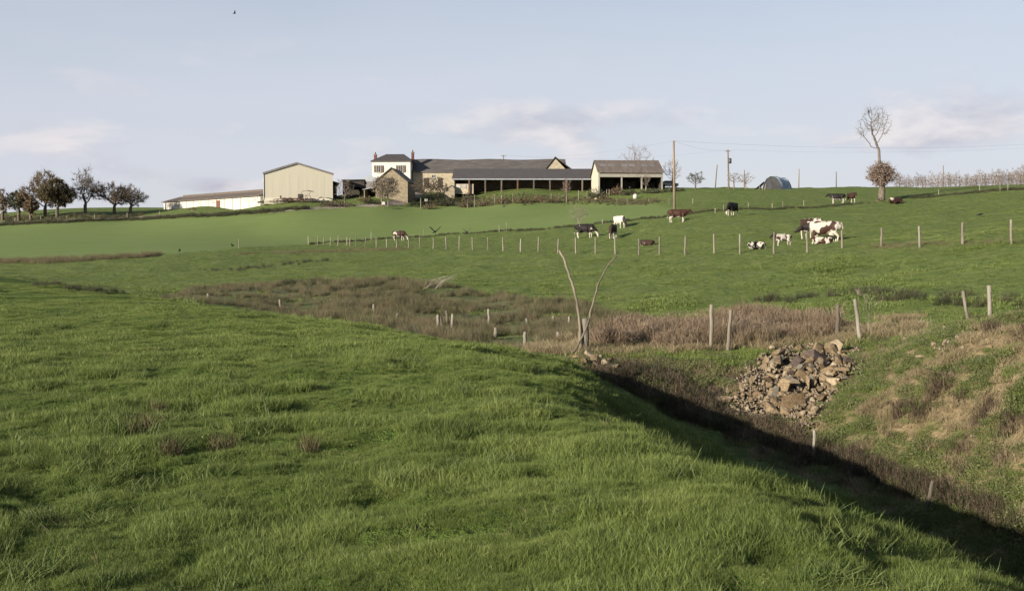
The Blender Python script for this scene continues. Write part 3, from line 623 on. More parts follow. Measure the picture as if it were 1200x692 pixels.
# stakes in the hollow
G2 = 'stakes in the rushy hollow'
for a in ((243.5, 357, 243.5, 344, .06, M_POST, 'lone pale stake at the left end of the rushes', 52), (330, 363, 327.5, 351, .055, M_POST, 'stake leaning left before the left part of the rushes', 47),
          (438.5, 367, 438, 356.5, .055, M_POST, 'small upright stake at the brow above the left rushes', 44), (464, 376, 466, 367, .055, M_POST, 'short stake leaning right at the brow, left of the dark sticks', 42),
          (513, 388, 513, 369, .055, M_POSTW, 'tall pale stake at the left of the dark stick cluster', 36), (520, 388, 515.5, 370, .05, M_POSTD, 'dark stick leaning left in the stick cluster', 36), (527, 387, 523, 364, .05, M_POSTD, 'tallest dark stick leaning left in the stick cluster', 37), (529, 388.5, 530.5, 368, .055, M_POST, 'grey stake at the right of the dark stick cluster', 36),
          (543, 386, 543, 378, .06, M_POSTW, 'short pale stub right of the stick cluster', 38), (573.5, 386, 572.5, 362, .05, M_POSTW, 'tall straight pale stake alone in the rushes', 40), (580, 396, 581, 384, .06, M_POSTW, 'white topped short stake below the tall pale one', 34.5), (614.5, 408, 615.5, 389, .055, M_POSTW, 'pale stake near the brow, in the middle of the rushes', 31), (620, 386, 617, 373, .055, M_POSTW, 'stake leaning left above the one near the brow', 38), (649, 385, 648.5, 370, .05, M_POST, 'thin grey stake left of the forked poles', 38), (653.5, 399, 654, 389.5, .06, M_POSTW, 'short white stub just left of the forked poles', 32), (667.5, 388, 667, 371, .055, M_POST, 'grey stake close behind the left forked pole', 36),
          (745.5, 388, 745, 374, .05, M_POST, 'thin stake right of the forked poles at the rush edge', 34), (736.5, 411, 737, 400, .07, M_POSTW, 'stubby pale stump with a white top right of the forked poles', 29), (953, 539, 954, 503.5, .032, M_POSTW, 'thin post standing in the shaded ditch', None), (1083, 600, 1093, 563, .032, M_POSTD, 'thin post leaning right in the shaded ditch', None)):
    post(*a[:5], a[5], a[6], G2, 'wooden_stake', d=a[7], cat='stake')
post(686.5, 413, 686, 374, .10, M_POST, 'thick split post between the feet of the forked poles', None, d=26.6)
# two bent poles forming a V
def pole_path(pix, d, r0, r1, label):
    g = base(*pix[0], d); pts = [Vector((0, 0, -.2))] + [at(px, py, d + .12 * k) - g for k, (px, py) in enumerate(pix)]
    pts[1] = Vector((0, 0, .02)); fine = []; rr = []
    for i in range(len(pts) - 1):
        for s in (0, .34, .67): fine.append(pts[i].lerp(pts[i + 1], s) + Vector((p_rng.gauss(0, .008), p_rng.gauss(0, .008), 0)))
    fine.append(pts[-1]); n = len(fine)
    rr = [(r0 + (r1 - r0) * i / n) * p_rng.uniform(.82, 1.22) for i in range(n)]
    o = MB().tube(fine, rr, 8).build('bent_pole', M_VPOLE, smooth=True, loc=g); b = MB()
    tag(o, label, 'pole', 'bent poles forming a V')
pole_path([(680, 415), (679.5, 385), (677.5, 360), (673, 340), (668, 325), (662, 306), (655.5, 293.5)], 26.4, .036, .026, 'bent grey pole curving up to the left, taller arm of the V')
pole_path([(671, 420), (679, 402), (690, 376), (693, 362), (697, 347), (703, 329), (711, 313), (722, 300)], 26.0, .032, .018, 'bent pole crossing low and curving up to the right, other arm of the V')
# far posts
G3 = 'white posts along the farm lane'
for i, (px, yb, h) in enumerate(((17.6, 260, 5), (47.6, 258, 4.5), (78.6, 257, 4.5), (111, 256, 5), (149, 254.5, 5), (187, 252.5, 5), (225, 250, 4.5), (267, 248, 5), (307, 247, 4), (336, 244, 4.5))):
    post(px, yb, px, yb - h, .085, M_POSTW, f'short white post on the farm lane, {ORD[i]} from the left', G3, d=222 - i * .6)
G4 = 'thin posts along the crop edge'
for i, (px, yb, yt) in enumerate(((280, 291, 280), (435, 281, 271.5), (496.5, 276.5, 269), (585, 271.5, 263.5), (593.5, 271, 260.5), (677.5, 265.5, 256.5), (681, 265.5, 255), (706, 262, 257))):
    post(px, yb, px, yt, .05, M_POSTW if i % 2 else M_POST, f'thin pale post on the crop edge, {ORD[i]} from the left', G4)
G5 = 'small posts of the upper fence'
for i, (px, yb, h) in enumerate(((723, 239, 6), (735, 239, 6), (760, 238, 5), (784, 239, 7), (812, 238.5, 6), (838, 250, 6), (848, 247, 7), (877, 244, 7), (905, 245, 7), (917.5, 244, 8), (942, 241, 6), (1100, 229, 7), (1148, 225, 8), (1172, 224, 8), (1181, 223, 9))):
    post(px, yb, px, yb - h, .05, M_POSTW if i % 3 else M_POST, f'small pale post of the upper field fence, {ORD[i]} from the left', G5)

# ------------------------------------------------------------------ utility poles and wires
M_WIRE = noisy('wire', (.10, .10, .11), (.14, .14, .15), 3, .5)
M_DARKMETAL = noisy('dark_metal', (.05, .05, .055), (.09, .09, .10), 5, .5, metal=.4)
M_CERAM = noisy('insulator', (.35, .33, .30), (.5, .48, .45), 5, .3)
def upole(pxb, pyb, pxt, pyt, r, label, d, mat=M_POLE, arms=1, box=False):
    g = base(pxb, pyb, d); top = at(pxt, pyt, d) - g
    e = empty('utility_pole', g, label=label, cat='utility pole', group='utility poles on the hill')
    MB().tube([(0, 0, -.5), top * .33, top * .66, top], [r * 1.25, r * 1.15, r * 1.0, r * .85], 9).build('pole', mat, e, smooth=True)
    for k in range(arms):
        z = top.z - .25 - .7 * k; cx = top.x * z / top.z
        MB().box(cx - .55, cx + .55, -.06 - r, -r, z - .05, z + .05).build('crossarm', M_DARKMETAL, e)
        for sx in (-.48, .48):
            MB().tube([(cx + sx, -.03 - r, z + .05), (cx + sx, -.03 - r, z + .12), (cx + sx, -.03 - r, z + .26)], [.03, .06, .045], 7).build('insulator', M_CERAM, e)
    if box:
        z = top.z * .72; cx = top.x * .72
        tr = MB().tube([(cx + .3, 0, z - .5), (cx + .3, 0, z - .45), (cx + .3, 0, z + .35), (cx + .3, 0, z + .45)], [.22, .30, .30, .15], 10).build('transformer', M_DARKMETAL, e, smooth=True)
        MB().box(cx + .05, cx + .3, -.05, .05, z - .2, z - .1).build('bracket', M_DARKMETAL, e)
    return g + top
T1 = upole(790.5, 248, 789.5, 165, .13, 'tallest brown utility pole behind the brown cow, left of the others', 131, arms=0)
T2 = upole(854, 221, 853, 175.5, .13, 'grey utility pole carrying a dark transformer', 196, box=True)
T3 = upole(838, 221, 840.5, 193, .09, 'thin slanted pole left of the transformer pole', 198, arms=0)
T4 = upole(872, 221, 872.5, 199, .07, 'short thin pole left of the tarpaulin heap', 200, arms=0)
T5 = upole(936, 221.5, 936.5, 198, .08, 'thin pole right of the tarpaulin heap', 200, arms=0)
T6 = upole(980, 220.5, 980, 201, .08, 'thin pole standing between tarpaulin heap and lone tree', 200, arms=0)
T7 = upole(590, 226, 590, 181.5, .09, 'thin pole rising behind the long barn roof', 236, arms=1)
T8 = upole(1105, 219, 1105.5, 194, .08, 'thin pole among the bare saplings', 204, arms=0)
def wire(a, b, sag, label, r=.007):
    pts = [a.lerp(b, i / 16) - Vector((0, 0, sag * 4 * (i / 16) * (1 - i / 16))) for i in range(17)]
    g = pts[0].copy(); o = MB().tube([p - g for p in pts], r, 4).build('overhead_wire', M_WIRE, loc=g); tag(o, label, 'wire', 'overhead wires')
wire(T1, at(1330, 157, 205), 1.6, 'long overhead wire running right from the tallest pole')
wire(T2, at(1330, 164, 230), 1.3, 'overhead wire running right from the transformer pole')
wire(T1, T7, 1.0, 'overhead wire from the tallest pole to the pole behind the long barn')
wire(T2, T7 + Vector((.4, 0, 0)), 1.2, 'overhead wire from the transformer pole toward the long barn')
wire(T1, T2, .5, 'overhead wire between the tallest pole and the transformer pole')

# ------------------------------------------------------------------ farm buildings
M_CREAM = noisy('cream_cladding', (.40, .378, .305), (.44, .417, .34), .6, .7, .12, 3, stretch=(6, 6, .3))
M_WHITEW = noisy('white_render', (0.482, 0.464, 0.413), (0.568, 0.550, 0.490), .8, .85, .15)
M_STONE = noisy('rubble_stone', (0.129, 0.107, 0.073), (0.249, 0.211, 0.146), 2.2, .9, .5, 8)
M_STONEL = noisy('light_stone', (0.232, 0.202, 0.146), (0.353, 0.310, 0.228), 1.6, .9, .4, 6)
M_SLATE = noisy('slate_roof', (.046, .041, .039), (.078, .070, .066), 1.5, .6, .3, 12, stretch=(1, 2.5, 2.5))
M_OLDSLATE = noisy('old_slate_roof', (.070, .064, .062), (.125, .112, .105), .9, .75, .3, 8, stretch=(.6, 2, 2))
M_FIBRO = noisy('fibre_cement_roof', (0.086, 0.071, 0.060), (0.133, 0.110, 0.095), .7, .8, .25, 9, stretch=(3, .5, .5))
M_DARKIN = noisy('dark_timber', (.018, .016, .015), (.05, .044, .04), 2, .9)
M_FASC = noisy('dull_fascia', (.17, .165, .14), (.24, .23, .20), 1.2, .8)
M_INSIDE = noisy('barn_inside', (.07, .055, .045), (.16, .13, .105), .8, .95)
M_TRIM = noisy('grey_trim', (.12, .11, .11), (.17, .16, .16), 2, .6)
M_BRICK = noisy('chimney_brick', (.075, .032, .027), (.13, .055, .042), 5, .9, .3)
M_SHUT = noisy('brown_shutter', (.08, .062, .042), (.12, .09, .062), 6, .7)
M_GLASS = noisy('window_glass', (.02, .022, .028), (.05, .055, .065), 2, .15, spec=.6)
M_PANEL = noisy('white_fascia', (0.310, 0.301, 0.271), (0.396, 0.383, 0.344), 2, .7)
M_TIN = noisy('grey_tin', (.22, .24, .26), (.32, .34, .36), 2, .45, .15, metal=.3)
M_TARP = noisy('grey_tarpaulin', (.13, .165, .21), (.30, .36, .43), 1.3, .5, .6, 3)
M_TARPD = noisy('dark_tarpaulin', (.016, .016, .018), (.035, .036, .04), 1.3, .7, .5, 3)
M_RUST = noisy('rusty_iron', (.07, .035, .025), (.17, .09, .06), 6, .8, .3)
M_RED = noisy('faded_red_paint', (.22, .04, .03), (.32, .07, .05), 4, .6)
M_HAY = noisy('hay_bale', (.30, .24, .14), (.46, .38, .24), 5, .95, .5, 25)
def gable(e, w, l, eave, apex, wall, roof, over=.25, th=.14, ax=None, trim=None, y0=0.0, roofname='roof'):
    """gabled block: front gable on -y, from x=-w/2..w/2, y=y0..y0+l; ax is the ridge's x"""
    ax = 0 if ax is None else ax; h = w / 2; m = MB()
    for yy in (y0, y0 + l - .2):
        m.slab([(-h, yy, -.8), (h, yy, -.8), (h, yy, eave), (ax, yy, apex), (-h, yy, eave)], (0, .2, 0))
    m.box(-h, -h + .2, y0 + .2, y0 + l - .2, -.8, eave); m.box(h - .2, h, y0 + .2, y0 + l - .2, -.8, eave)
    m.build('wall', wall, e)
    r = MB()
    for s in (-1, 1):
        sl_ = (apex - eave) / abs(s * h - ax); xo = s * (h + over); zo = eave - sl_ * over
        r.slab([(ax, y0 - over, apex + .01), (xo, y0 - over, zo + .01), (xo, y0 + l + over, zo + .01), (ax, y0 + l + over, apex + .01)], (0, 0, th))
    ro = r.build(roofname, roof, e)
    if trim:
        q = MB()
        for s in (-1, 1):
            sl_ = (apex - eave) / abs(s * h - ax); xo = s * (h + over); zo = eave - sl_ * over
            q.slab([(ax, y0 - over - .05, apex - .12), (xo, y0 - over - .05, zo - .12), (xo, y0 - over - .05, zo + th + .06), (ax, y0 - over - .05, apex + th + .06)], (0, .045, 0))
        q.build('verge_trim', trim, e)
    return ro
def win(e, x, z, w, h, y, shutters=True, mat=M_GLASS):
    f = MB()
    f.box(x - w / 2 - .08, x + w / 2 + .08, y - .05, y + .05, z - .08, z).box(x - w / 2 - .08, x + w / 2 + .08, y - .05, y + .05, z + h, z + h + .08)
    f.box(x - w / 2 - .08, x - w / 2, y - .05, y + .05, z, z + h).box(x + w / 2, x + w / 2 + .08, y - .05, y + .05, z, z + h).box(x - .03, x + .03, y - .05, y + .05, z, z + h)
    fo = f.build('window', M_PANEL, e); MB().box(x - w / 2, x + w / 2, y - .02, y + .02, z, z + h).build('pane', mat, fo)
    MB().box(x - w / 2 - .15, x + w / 2 + .15, y - .16, y - .055, z - .16, z - .085).build('sill', M_PANEL, fo)
    if shutters:
        for s in (-1, 1):
            MB().box(x + s * (w / 2 + .36) - .26, x + s * (w / 2 + .36) + .26, y - .075, y - .02, z - .03, z + h + .03).build('shutter', M_SHUT, fo)
# cream steel barn
g = base(350, 233.5, 205); S = 205 / F
e = empty('cream_barn', g, R(12), label='big cream clad barn with low pitched grey edged gable', cat='barn')
gable(e, 79 * S, 22, 30.5 * S, 42.5 * S, M_CREAM, M_TRIM, .18, .16, trim=M_TRIM, ax=-.3)
MB().box(-39.5 * S, 39.5 * S, -.06, -.01, -.3, .35).build('plinth', M_CREAM, e)
for k in range(1, 8): MB().box(-39.5 * S + k * 79 * S / 8 - .012, -39.5 * S + k * 79 * S / 8 + .012, -.012, -.004, .36, 29.5 * S).build('cladding_seam', M_CREAM, e)
lt = MB().slab([(39.5 * S + .02, 2, 3.6), (39.5 * S + 1.4, 2, 3.2), (39.5 * S + 1.4, 14, 3.2), (39.5 * S + .02, 14, 3.6)], (0, 0, .15)).box(39.5 * S + .05, 39.5 * S + .9, 3, 13, -.5, 3.2).build('side_lean_to', M_DARKIN, e)
MB().tube([(-39.5 * S - .06, -.1, 0), (-39.5 * S - .06, -.1, 30 * S)], .06, 6).build('downpipe', M_TIN, e)
# long white livestock shed
a = base(305, 240.5, 212); bq = at(192, 245.5, 243); v = Vector((bq.x - a.x, bq.y - a.y, 0)); L = v.length
e = empty('livestock_shed', (a.x, a.y, a.z + .15), math.atan2(v.y, v.x), label='long low white livestock shed with a brown two-step roof', cat='shed')
zt = 11.85 - (a.z + .15); zt = at(303, 229, 212).z - a.z - .15
W_ = 8.0    # local x along the shed (away to the left), its front is +y after the turn
wl = MB().box(0, L, -.25, 0, -1.6, zt).box(0, L, -W_, -W_ + .25, -1.6, zt).box(0, .25, -W_ + .25, -.25, -1.6, zt).box(L - .25, L, -W_ + .25, -.25, -1.6, zt)
wl.build('wall', M_WHITEW, e)
r = MB()
for y0, y1 in ((.45, -W_ / 2), (-W_ - .45, -W_ / 2)): r.slab([(-.4, y0, zt - .1), (L + .4, y0, zt - .1), (L + .4, y1, zt + 1.15), (-.4, y1, zt + 1.15)], (0, 0, .14))
ro = r.build('roof', M_FIBRO, e)
MB().box(1.5, L - 3, -W_ / 2 - .9, -W_ / 2 + .9, zt + 1.05, zt + 1.5).build('ridge_vent', M_FIBRO, ro)
for k in range(13): MB().box(.9 + k * (L - 1.8) / 12 - .12, .9 + k * (L - 1.8) / 12 + .12, .0, .07, -1.2, zt - .15).build('wall_pillar', M_STONEL, e)
for k in range(12): MB().box(1.5 + k * (L - 1.8) / 12, 1.5 + k * (L - 1.8) / 12 + 1.5, .003, .05, zt - 1.05, zt - .35).build('side_flap', M_PANEL, e)
MB().box(L * .38, L * .38 + 1.8, .004, .07, -1.0, zt - .4).build('door', M_RUST, e)
MB().box(-1.8, -.05, -3.2, -1.0, -1.0, zt + .9).build('feed_silo_box', M_TIN, e)
# house
g = base(458.5, 224, 226); S = 226 / F; w2 = 22.5 * S; dp = 9.0; ev = 37.5 * S - .4; rz_ = 47.5 * S - .4
e = empty('farmhouse', g, R(-3), label='white two-storey farmhouse with hipped slate roof and two chimneys', cat='house')
MB().box(-w2, w2, 0, .3, -1, ev).box(-w2, w2, dp - .3, dp, -1, ev).box(-w2, -w2 + .3, .3, dp - .3, -1, ev).box(w2 - .3, w2, .3, dp - .3, -1, ev).build('wall', M_WHITEW, e)
o_ = .3; v = [(-w2 - o_, -o_, ev), (w2 + o_, -o_, ev), (w2 + o_, dp + o_, ev), (-w2 - o_, dp + o_, ev), (-w2 + 2.2, dp / 2, rz_), (w2 - 2.0, dp / 2, rz_)]
v2 = [(p[0], p[1], p[2] - .14) for p in v[:4]]
ro = MB().add(v + v2, [(0, 1, 5, 4), (1, 2, 5), (2, 3, 4, 5), (3, 0, 4), (0, 6, 7, 1), (1, 7, 8, 2), (2, 8, 9, 3), (3, 9, 6, 0), (6, 9, 8, 7)]).build('roof', M_SLATE, e)
for cx_, cy_, ht in ((-w2 + .15, 3.2, 1.45), (w2 + .0, 3.6, 1.9)):
    ch = MB().box(cx_ - .24, cx_ + .24, cy_ - .45, cy_ + .45, ev - 1.5, ev + ht).build('chimney', M_BRICK, ro)
    MB().box(cx_ - .3, cx_ + .3, cy_ - .53, cy_ + .53, ev + ht, ev + ht + .15).build('chimney_cap', M_STONE, ch)
    MB().tube([(cx_, cy_, ev + ht + .15), (cx_, cy_, ev + ht + .6)], [.14, .11], 8).build('chimney_pot', M_BRICK, ch)
MB().box(-w2 - .04, w2 + .04, -.05, -.003, ev - .28, ev - .145).build('cornice', M_PANEL, e)
for x_ in (-2.55, 2.0): win(e, x_, ev - 2.3, .72, 1.35, -.06)
for x_ in (-2.55, 2.0): win(e, x_, .9, .95, 1.6, -.06)
dr = MB().box(-.5, .5, -.08, -.01, 0, 2.2).build('door', M_SHUT, e); MB().box(.33, .40, -.13, -.085, 1.0, 1.1).build('handle', M_DARKMETAL, dr)
win(e, 0, 0, .01, .01, 3) if False else None
# stone cottage in front of the house
g = base(459, 230.5, 207); S = 207 / F
e = empty('stone_cottage', g, R(-5), label='small rubble stone outbuilding with steep gable before the white house', cat='outbuilding')
gable(e, 38 * S, 8, 20.5 * S, 36 * S, M_STONE, M_SLATE, .15, .12, ax=0.0, trim=M_DARKIN)
MB().box(-.45, .45, -.05, -.01, 2.9, 3.9).build('loft_hatch', M_DARKIN, e)
MB().slab([(-19 * S - .17, .5, 14 * S), (-19 * S - 2.6, .5, 11 * S), (-19 * S - 2.6, 7, 11 * S), (-19 * S - .17, 7, 14 * S)], (0, 0, .1)).build('side_roof', M_TIN, e)
MB().box(-19 * S - 2.4, -19 * S - 2.25, .7, 6.8, -.6, 11 * S).box(-19 * S - 2.24, -19 * S - .02, 6.6, 6.8, -.6, 11 * S).build('side_wall', M_STONE, e)
# dark open shed left of the cottage
g = base(414, 231.5, 212); S = 212 / F
e = empty('open_cart_shed', g, R(4), label='small dark open shed left of the stone outbuilding', cat='shed')
MB().slab([(-13 * S, -.4, 19 * S), (14 * S, -.4, 19.5 * S), (14 * S, 5, 16.5 * S), (-13 * S, 5, 16 * S)], (0, 0, .14)).build('roof', M_DARKIN, e)
MB().box(-12 * S, 13 * S, 4.6, 4.8, -.6, 16 * S).box(-12 * S, -10 * S, 0, 4.6, -.6, 15.5 * S).box(9 * S, 13 * S, 0, 4.6, -.6, 15.5 * S).build('wall', M_DARKIN, e)
MB().box(-12 * S, 13 * S, -.06, -.01, 11.5 * S, 18.8 * S).build('front_boarding', M_DARKIN, e)
x0 = 410
g = base(414, 230.5, 210.5); tr_ = empty('covered_trailer', g, R(3), label='trailer under a pale cover parked in the dark open shed', cat='trailer')
MB().slab([(-1.15, 0, .55), (1.15, 0, .55), (1.15, 0, 1.2), (.9, 0, 1.5), (-.8, 0, 1.45), (-1.15, 0, 1.0)], (0, 1.8, 0)).build('cover', M_HAY, tr_)
for s in (-.6, .6): MB().tube([(s, -.05, .3), (s, .15, .3)], .3, 12).build('wheel', M_DARKIN, tr_)
# round-topped grey tank behind
g = base(433, 226.5, 222); tk = empty('round_roofed_shed', g, 0, label='little grey round-roofed shed behind the stone outbuilding', cat='shed')
vs = [(-1.3 * math.cos(k * math.pi / 8), 0, 2.2 + 1.2 * math.sin(k * math.pi / 8)) for k in range(9)]
MB().slab(vs, (0, 5, 0)).build('roof', M_TIN, tk); MB().box(-1.3, 1.3, 0, 5, -.6, 2.19).build('wall', M_TRIM, tk)
# long barn with cross gable
g = base(575, 223, 228); S = 228 / F; xl, xr = (484 - 575) * S, (663 - 575) * S; ev = at(575, 201.5, 228).z - g.z; ri = at(575, 187.5, 233).z - g.z
e = empty('long_barn', g, R(0), label='long stone barn with an old slate roof and a small cross gable', cat='barn')
MB().box(xl, xr, 0, .4, -1, ev).box(xl, xr, 9.6, 10, -1, ev).slab([(xl, .4, -1), (xl, 9.6, -1), (xl, 9.6, ev), (xl, 5, ri - .1), (xl, .4, ev)], (.4, 0, 0)).slab([(xr, .4, -1), (xr, 9.6, -1), (xr, 9.6, ev), (xr, 5, ri - .1), (xr, .4, ev)], (-.4, 0, 0)).build('wall', M_STONEL, e)
r = MB(); n_ = 14
for yo, yi in ((-.3, 5), (10.3, 5)):
    zz_ = ev - .1
    for k in range(n_):
        xa, xb = xl - .2 + (xr - xl + .3) * k / n_, xl - .2 + (xr - xl + .3) * (k + 1) / n_
        sa, sb = .10 * math.sin(k * 1.1), .10 * math.sin((k + 1) * 1.1)
        r.slab([(xa, yo, zz_), (xb, yo, zz_), (xb, yi, ri + sb), (xa, yi, ri + sa)], (0, 0, .15))
r.build('roof', M_OLDSLATE, e)
gx = (650.5 - 575) * S; gz = at(650, 184, 226).z - g.z; ge = at(650, 199, 226).z - g.z
MB().slab([(gx - 2.0, -1.6, 0), (gx + 2.2, -1.6, 0), (gx + 2.2, -1.6, ge), (gx - .1, -1.6, gz - .2), (gx - 2.0, -1.6, ge)], (0, .4, 0)).build('cross_gable_wall', M_STONEL, e)
cr = MB(); cr.slab([(gx - .1, -1.9, gz), (gx + 3.9, -1.9, ge - .35), (gx + 3.9, 5, ge - .35), (gx - .1, 5, gz)], (0, 0, .15)); cr.slab([(gx - .1, -1.9, gz), (gx - 2.5, -1.9, ge - .35), (gx - 2.5, 5, ge - .35), (gx - .1, 5, gz)], (0, 0, .15)); cr.build('cross_gable_roof', M_SLATE, e)
for xx in ((500 - 575) * S, (516 - 575) * S): MB().box(xx - .5, xx + .5, -.06, -.01, .2, 2.2).build('door', M_DARKIN, e)
win(e, (508 - 575) * S, 2.2, .6, .6, -.06, False)
# stable lean-to along its front
g = base(615, 222.5, 214.5); S = 214.5 / F; xl, xr = (531 - 615) * S, (701 - 615) * S; ev = at(615, 210, 214.5).z - g.z; tp = at(615, 198.5, 222).z - g.z
e = empty('cattle_stable', g, R(0), label='long low open-fronted cattle stable with dark slate roof', cat='stable')
MB().slab([(xl - .2, -.3, ev - .05), (xr + .2, -.3, ev - .05), (xr + .2, 7.6, tp), (xl - .2, 7.6, tp)], (0, 0, .14)).build('roof', M_SLATE, e)
MB().box(xl - .2, xr + .2, -.36, -.31, ev - .12, ev + .10).build('gutter', M_TIN, e)
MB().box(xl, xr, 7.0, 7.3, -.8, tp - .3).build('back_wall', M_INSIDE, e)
MB().slab([(xl, 0, -.8), (xl, 7, -.8), (xl, 7, tp - .25), (xl, 0, ev - .1)], (.3, 0, 0)).slab([(xr - .3, 0, -.8), (xr - .3, 7, -.8), (xr - .3, 7, tp - .25), (xr - .3, 0, ev - .1)], (.3, 0, 0)).build('end_wall', M_STONEL, e)
for k in range(1, 9):
    xx = xl + (xr - xl) * k / 9; MB().box(xx - .14, xx + .14, -.14, .14, -.8, ev - .1).build('post', M_RUST if k % 3 == 1 else M_POSTD, e)
MB().box(xl + .3, xl + 4.0, .3, .5, -.8, ev - .9).build('low_wall', M_STONEL, e)
for k in range(3): MB().box(xl + .7 + k * 1.05, xl + 1.5 + k * 1.05, .2, .29, .3, 1.0).build('hatch', M_PANEL, e)
g2 = base(526.5, 221.5, 213.5)
e2 = empty('stone_annex', g2, R(4), label='little pale stone annex at the left end of the cattle stable', cat='annex')
gable(e2, 12.5 * S, 5, 11 * S, 15.5 * S, M_STONEL, M_OLDSLATE, .12, .1, ax=.6)
# hangar
g = base(739, 222.5, 204); S = 204 / F; hw = 37.5 * S; ev = at(739, 203, 204).z - g.z; ri = at(739, 188.5, 209.5).z - g.z
e = empty('open_hangar', g, R(3), label='tall open three-bay hangar with brown roof and white fascia', cat='hangar')
r = MB()
for yo in (-.5, 11.5): r.slab([(-hw - .25, yo, ev + .05), (hw + .25, yo, ev + .05), (hw + .25, 5.5, ri), (-hw - .25, 5.5, ri)], (0, 0, .13))
ro = r.build('roof', M_FIBRO, e)
sl_ = (ri - ev - .05) / 6.0
for k, xx in enumerate((-30, -20.5, -4.5, 4.5, 19, 28.5)):
    x_ = xx * S; ya, yb = 2.4, 3.6; za, zb = ev + .05 + sl_ * (ya + .5) + .135, ev + .05 + sl_ * (yb + .5) + .135
    MB().slab([(x_ - .6, ya, za), (x_ + .6, ya, za), (x_ + .6, yb, zb), (x_ - .6, yb, zb)], (0, 0, .03)).build('skylight', M_TRIM, ro)
MB().box(-hw, hw, -.12, -.02, ev - .72, ev - .02).build('fascia', M_FASC, e)
MB().slab([(-hw, 0, -.8), (-hw, 11, -.8), (-hw, 11, ev), (-hw, 5.5, ri - .1), (-hw, 0, ev)], (.15, 0, 0)).build('end_wall', M_CREAM, e)
MB().slab([(hw - .15, 0, -.8), (hw - .15, 11, -.8), (hw - .15, 11, ev), (hw - .15, 5.5, ri - .1), (hw - .15, 0, ev)], (.15, 0, 0)).build('end_wall', M_DARKIN, e)
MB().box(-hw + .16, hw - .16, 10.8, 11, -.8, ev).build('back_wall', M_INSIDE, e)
for xx in (-37, -10.5, 13, 37): MB().box(xx * S - .13, xx * S + .13, -.015, .25, -.8, ev - .01).build('post', M_FASC, e)
for k, (xx, zz_) in enumerate(((-24, 2.4), (2, 2.0), (25, 1.6))):
    h = MB()
    for j in range(3): h.box((xx - 7 + j * 4.8) * S, (xx - 2.4 + j * 4.8) * S, 5, 8, -.3, zz_ - .35 * (j == 1))
    tag(h.build('straw_stack', M_DARKIN, None, loc=g), 'dark stack of bales inside the hangar, ' + ('left bay', 'middle bay', 'right bay')[k], 'stack', 'stacks inside the hangar')
# tarpaulin covered heap
g = base(905, 223, 188.5); S = 188.5 / F
e = empty('tarpaulin_tunnel', g, R(-38), label='rounded grey tunnel shelter under a torn tarpaulin on the skyline', cat='shelter')
prof = [(-1.75, -.1), (-1.55, .9), (-1.05, 1.75), (-.35, 2.2), (.35, 2.2), (1.05, 1.75), (1.55, .9), (1.75, -.1)]
t_ = MB(); ne = 10
for k in range(ne):
    for i in range(len(prof) - 1):
        def q(pi, kk):
            s = 1 + .04 * math.sin(kk * 1.9 + pi) ; x_, z_ = prof[pi]; return Vector((x_ * s, kk * .42, z_ * s * (1 - .012 * kk)))
        if (k, i) in ((3, 2), (7, 1), (6, 3)): continue
        t_.slab([q(i, k), q(i + 1, k), q(i + 1, k + 1), q(i, k + 1)], (0, 0, .03))
t_.build('tarpaulin', M_TARP, e)
MB().slab([(x_ * .97, .05, z_ * .97) for x_, z_ in prof], (0, .08, 0)).build('end_cover', M_TARPD, e)
for k in range(0, ne + 1, 5): MB().tube([(x_ * .96, k * .42 + (.2 if k == 0 else -.05), z_ * .96) for x_, z_ in prof], .05, 5).build('hoop', M_DARKMETAL, e)
MB().slab([(-1.8, .3, 1.3), (-3.1, -.5, 0), (-3.1, 1.2, 0), (-1.8, 1.0, 1.3)], (.06, 0, .04)).build('loose_flap', M_TARPD, e)
for i, (px, h) in enumerate(((889, 6), (893, 7), (896, 8))): post(px, 223.5, px + 1.5, 223.5 - h, .06, M_POSTW, f'pale prop stick by the tunnel shelter, {ORD[i]} from the left', 'prop sticks by the tunnel shelter', 'wooden_stake', cat='stake', d=187)
# machinery and odds and ends in the yard
g = base(343, 233.5, 203); e = empty('farm_trailer', g, R(6), label='low dark farm trailer in front of the cream barn', cat='trailer')
MB().box(-2.2, 2.0, -.8, .8, .55, .75).build('bed', M_RUST, e); MB().box(-2.2, -2.1, -.8, .8, .76, 1.2).box(1.0, 1.9, -.7, .7, .76, 1.5).build('side_boards', M_DARKIN, e)
for x_ in (-1.4, -.4, 1.2):
    for y_ in (-.85, .75): wh = MB().tube([(x_, y_ - .1, .42), (x_, y_ + .12, .42)], .42, 14).build('wheel', M_DARKIN, e); MB().tube([(x_, y_ - .13, .42), (x_, y_ - .1, .42)], .18, 10).build('rim', M_RUST, wh)
MB().tube([(-2.2, 0, .65), (-3.6, 0, .5)], .06, 6).build('drawbar', M_RUST, e)
g = base(359, 233.5, 203); e = empty('hay_tedder', g, R(-8), label='hay tedder with raised arms standing against the cream barn wall', cat='farm machine')
f_ = MB().tube([(-1.1, 0, .4), (-1.1, .1, 1.5), (-.7, .1, 2.0), (.6, .1, 2.1), (1.0, 0, 1.9)], .05, 5).tube([(1.0, 0, .4), (.5, .1, 1.5), (.9, 0, 1.9)], .05, 5).tube([(-1.1, 0, .6), (1.0, 0, .6)], .06, 5)
f_.build('frame', M_RUST, e); MB().slab([(.3, -.3, 2.0), (1.3, -.3, 1.85), (1.3, .4, 1.85), (.3, .4, 2.0)], (0, 0, .12)).build('cover', M_DARKIN, e)
for x_ in (-.8, .1, .9): wh = MB().tube([(x_, -.12, .36), (x_, .1, .36)], .36, 12).build('wheel', M_DARKIN, e)
for k in range(6):
    an = k * math.pi / 3; MB().tube([(0, 0, 1.1), (.6 * math.cos(an), -.05, 1.1 + .5 * math.sin(an))], .025, 4).build('tine_arm', M_RUST, e)
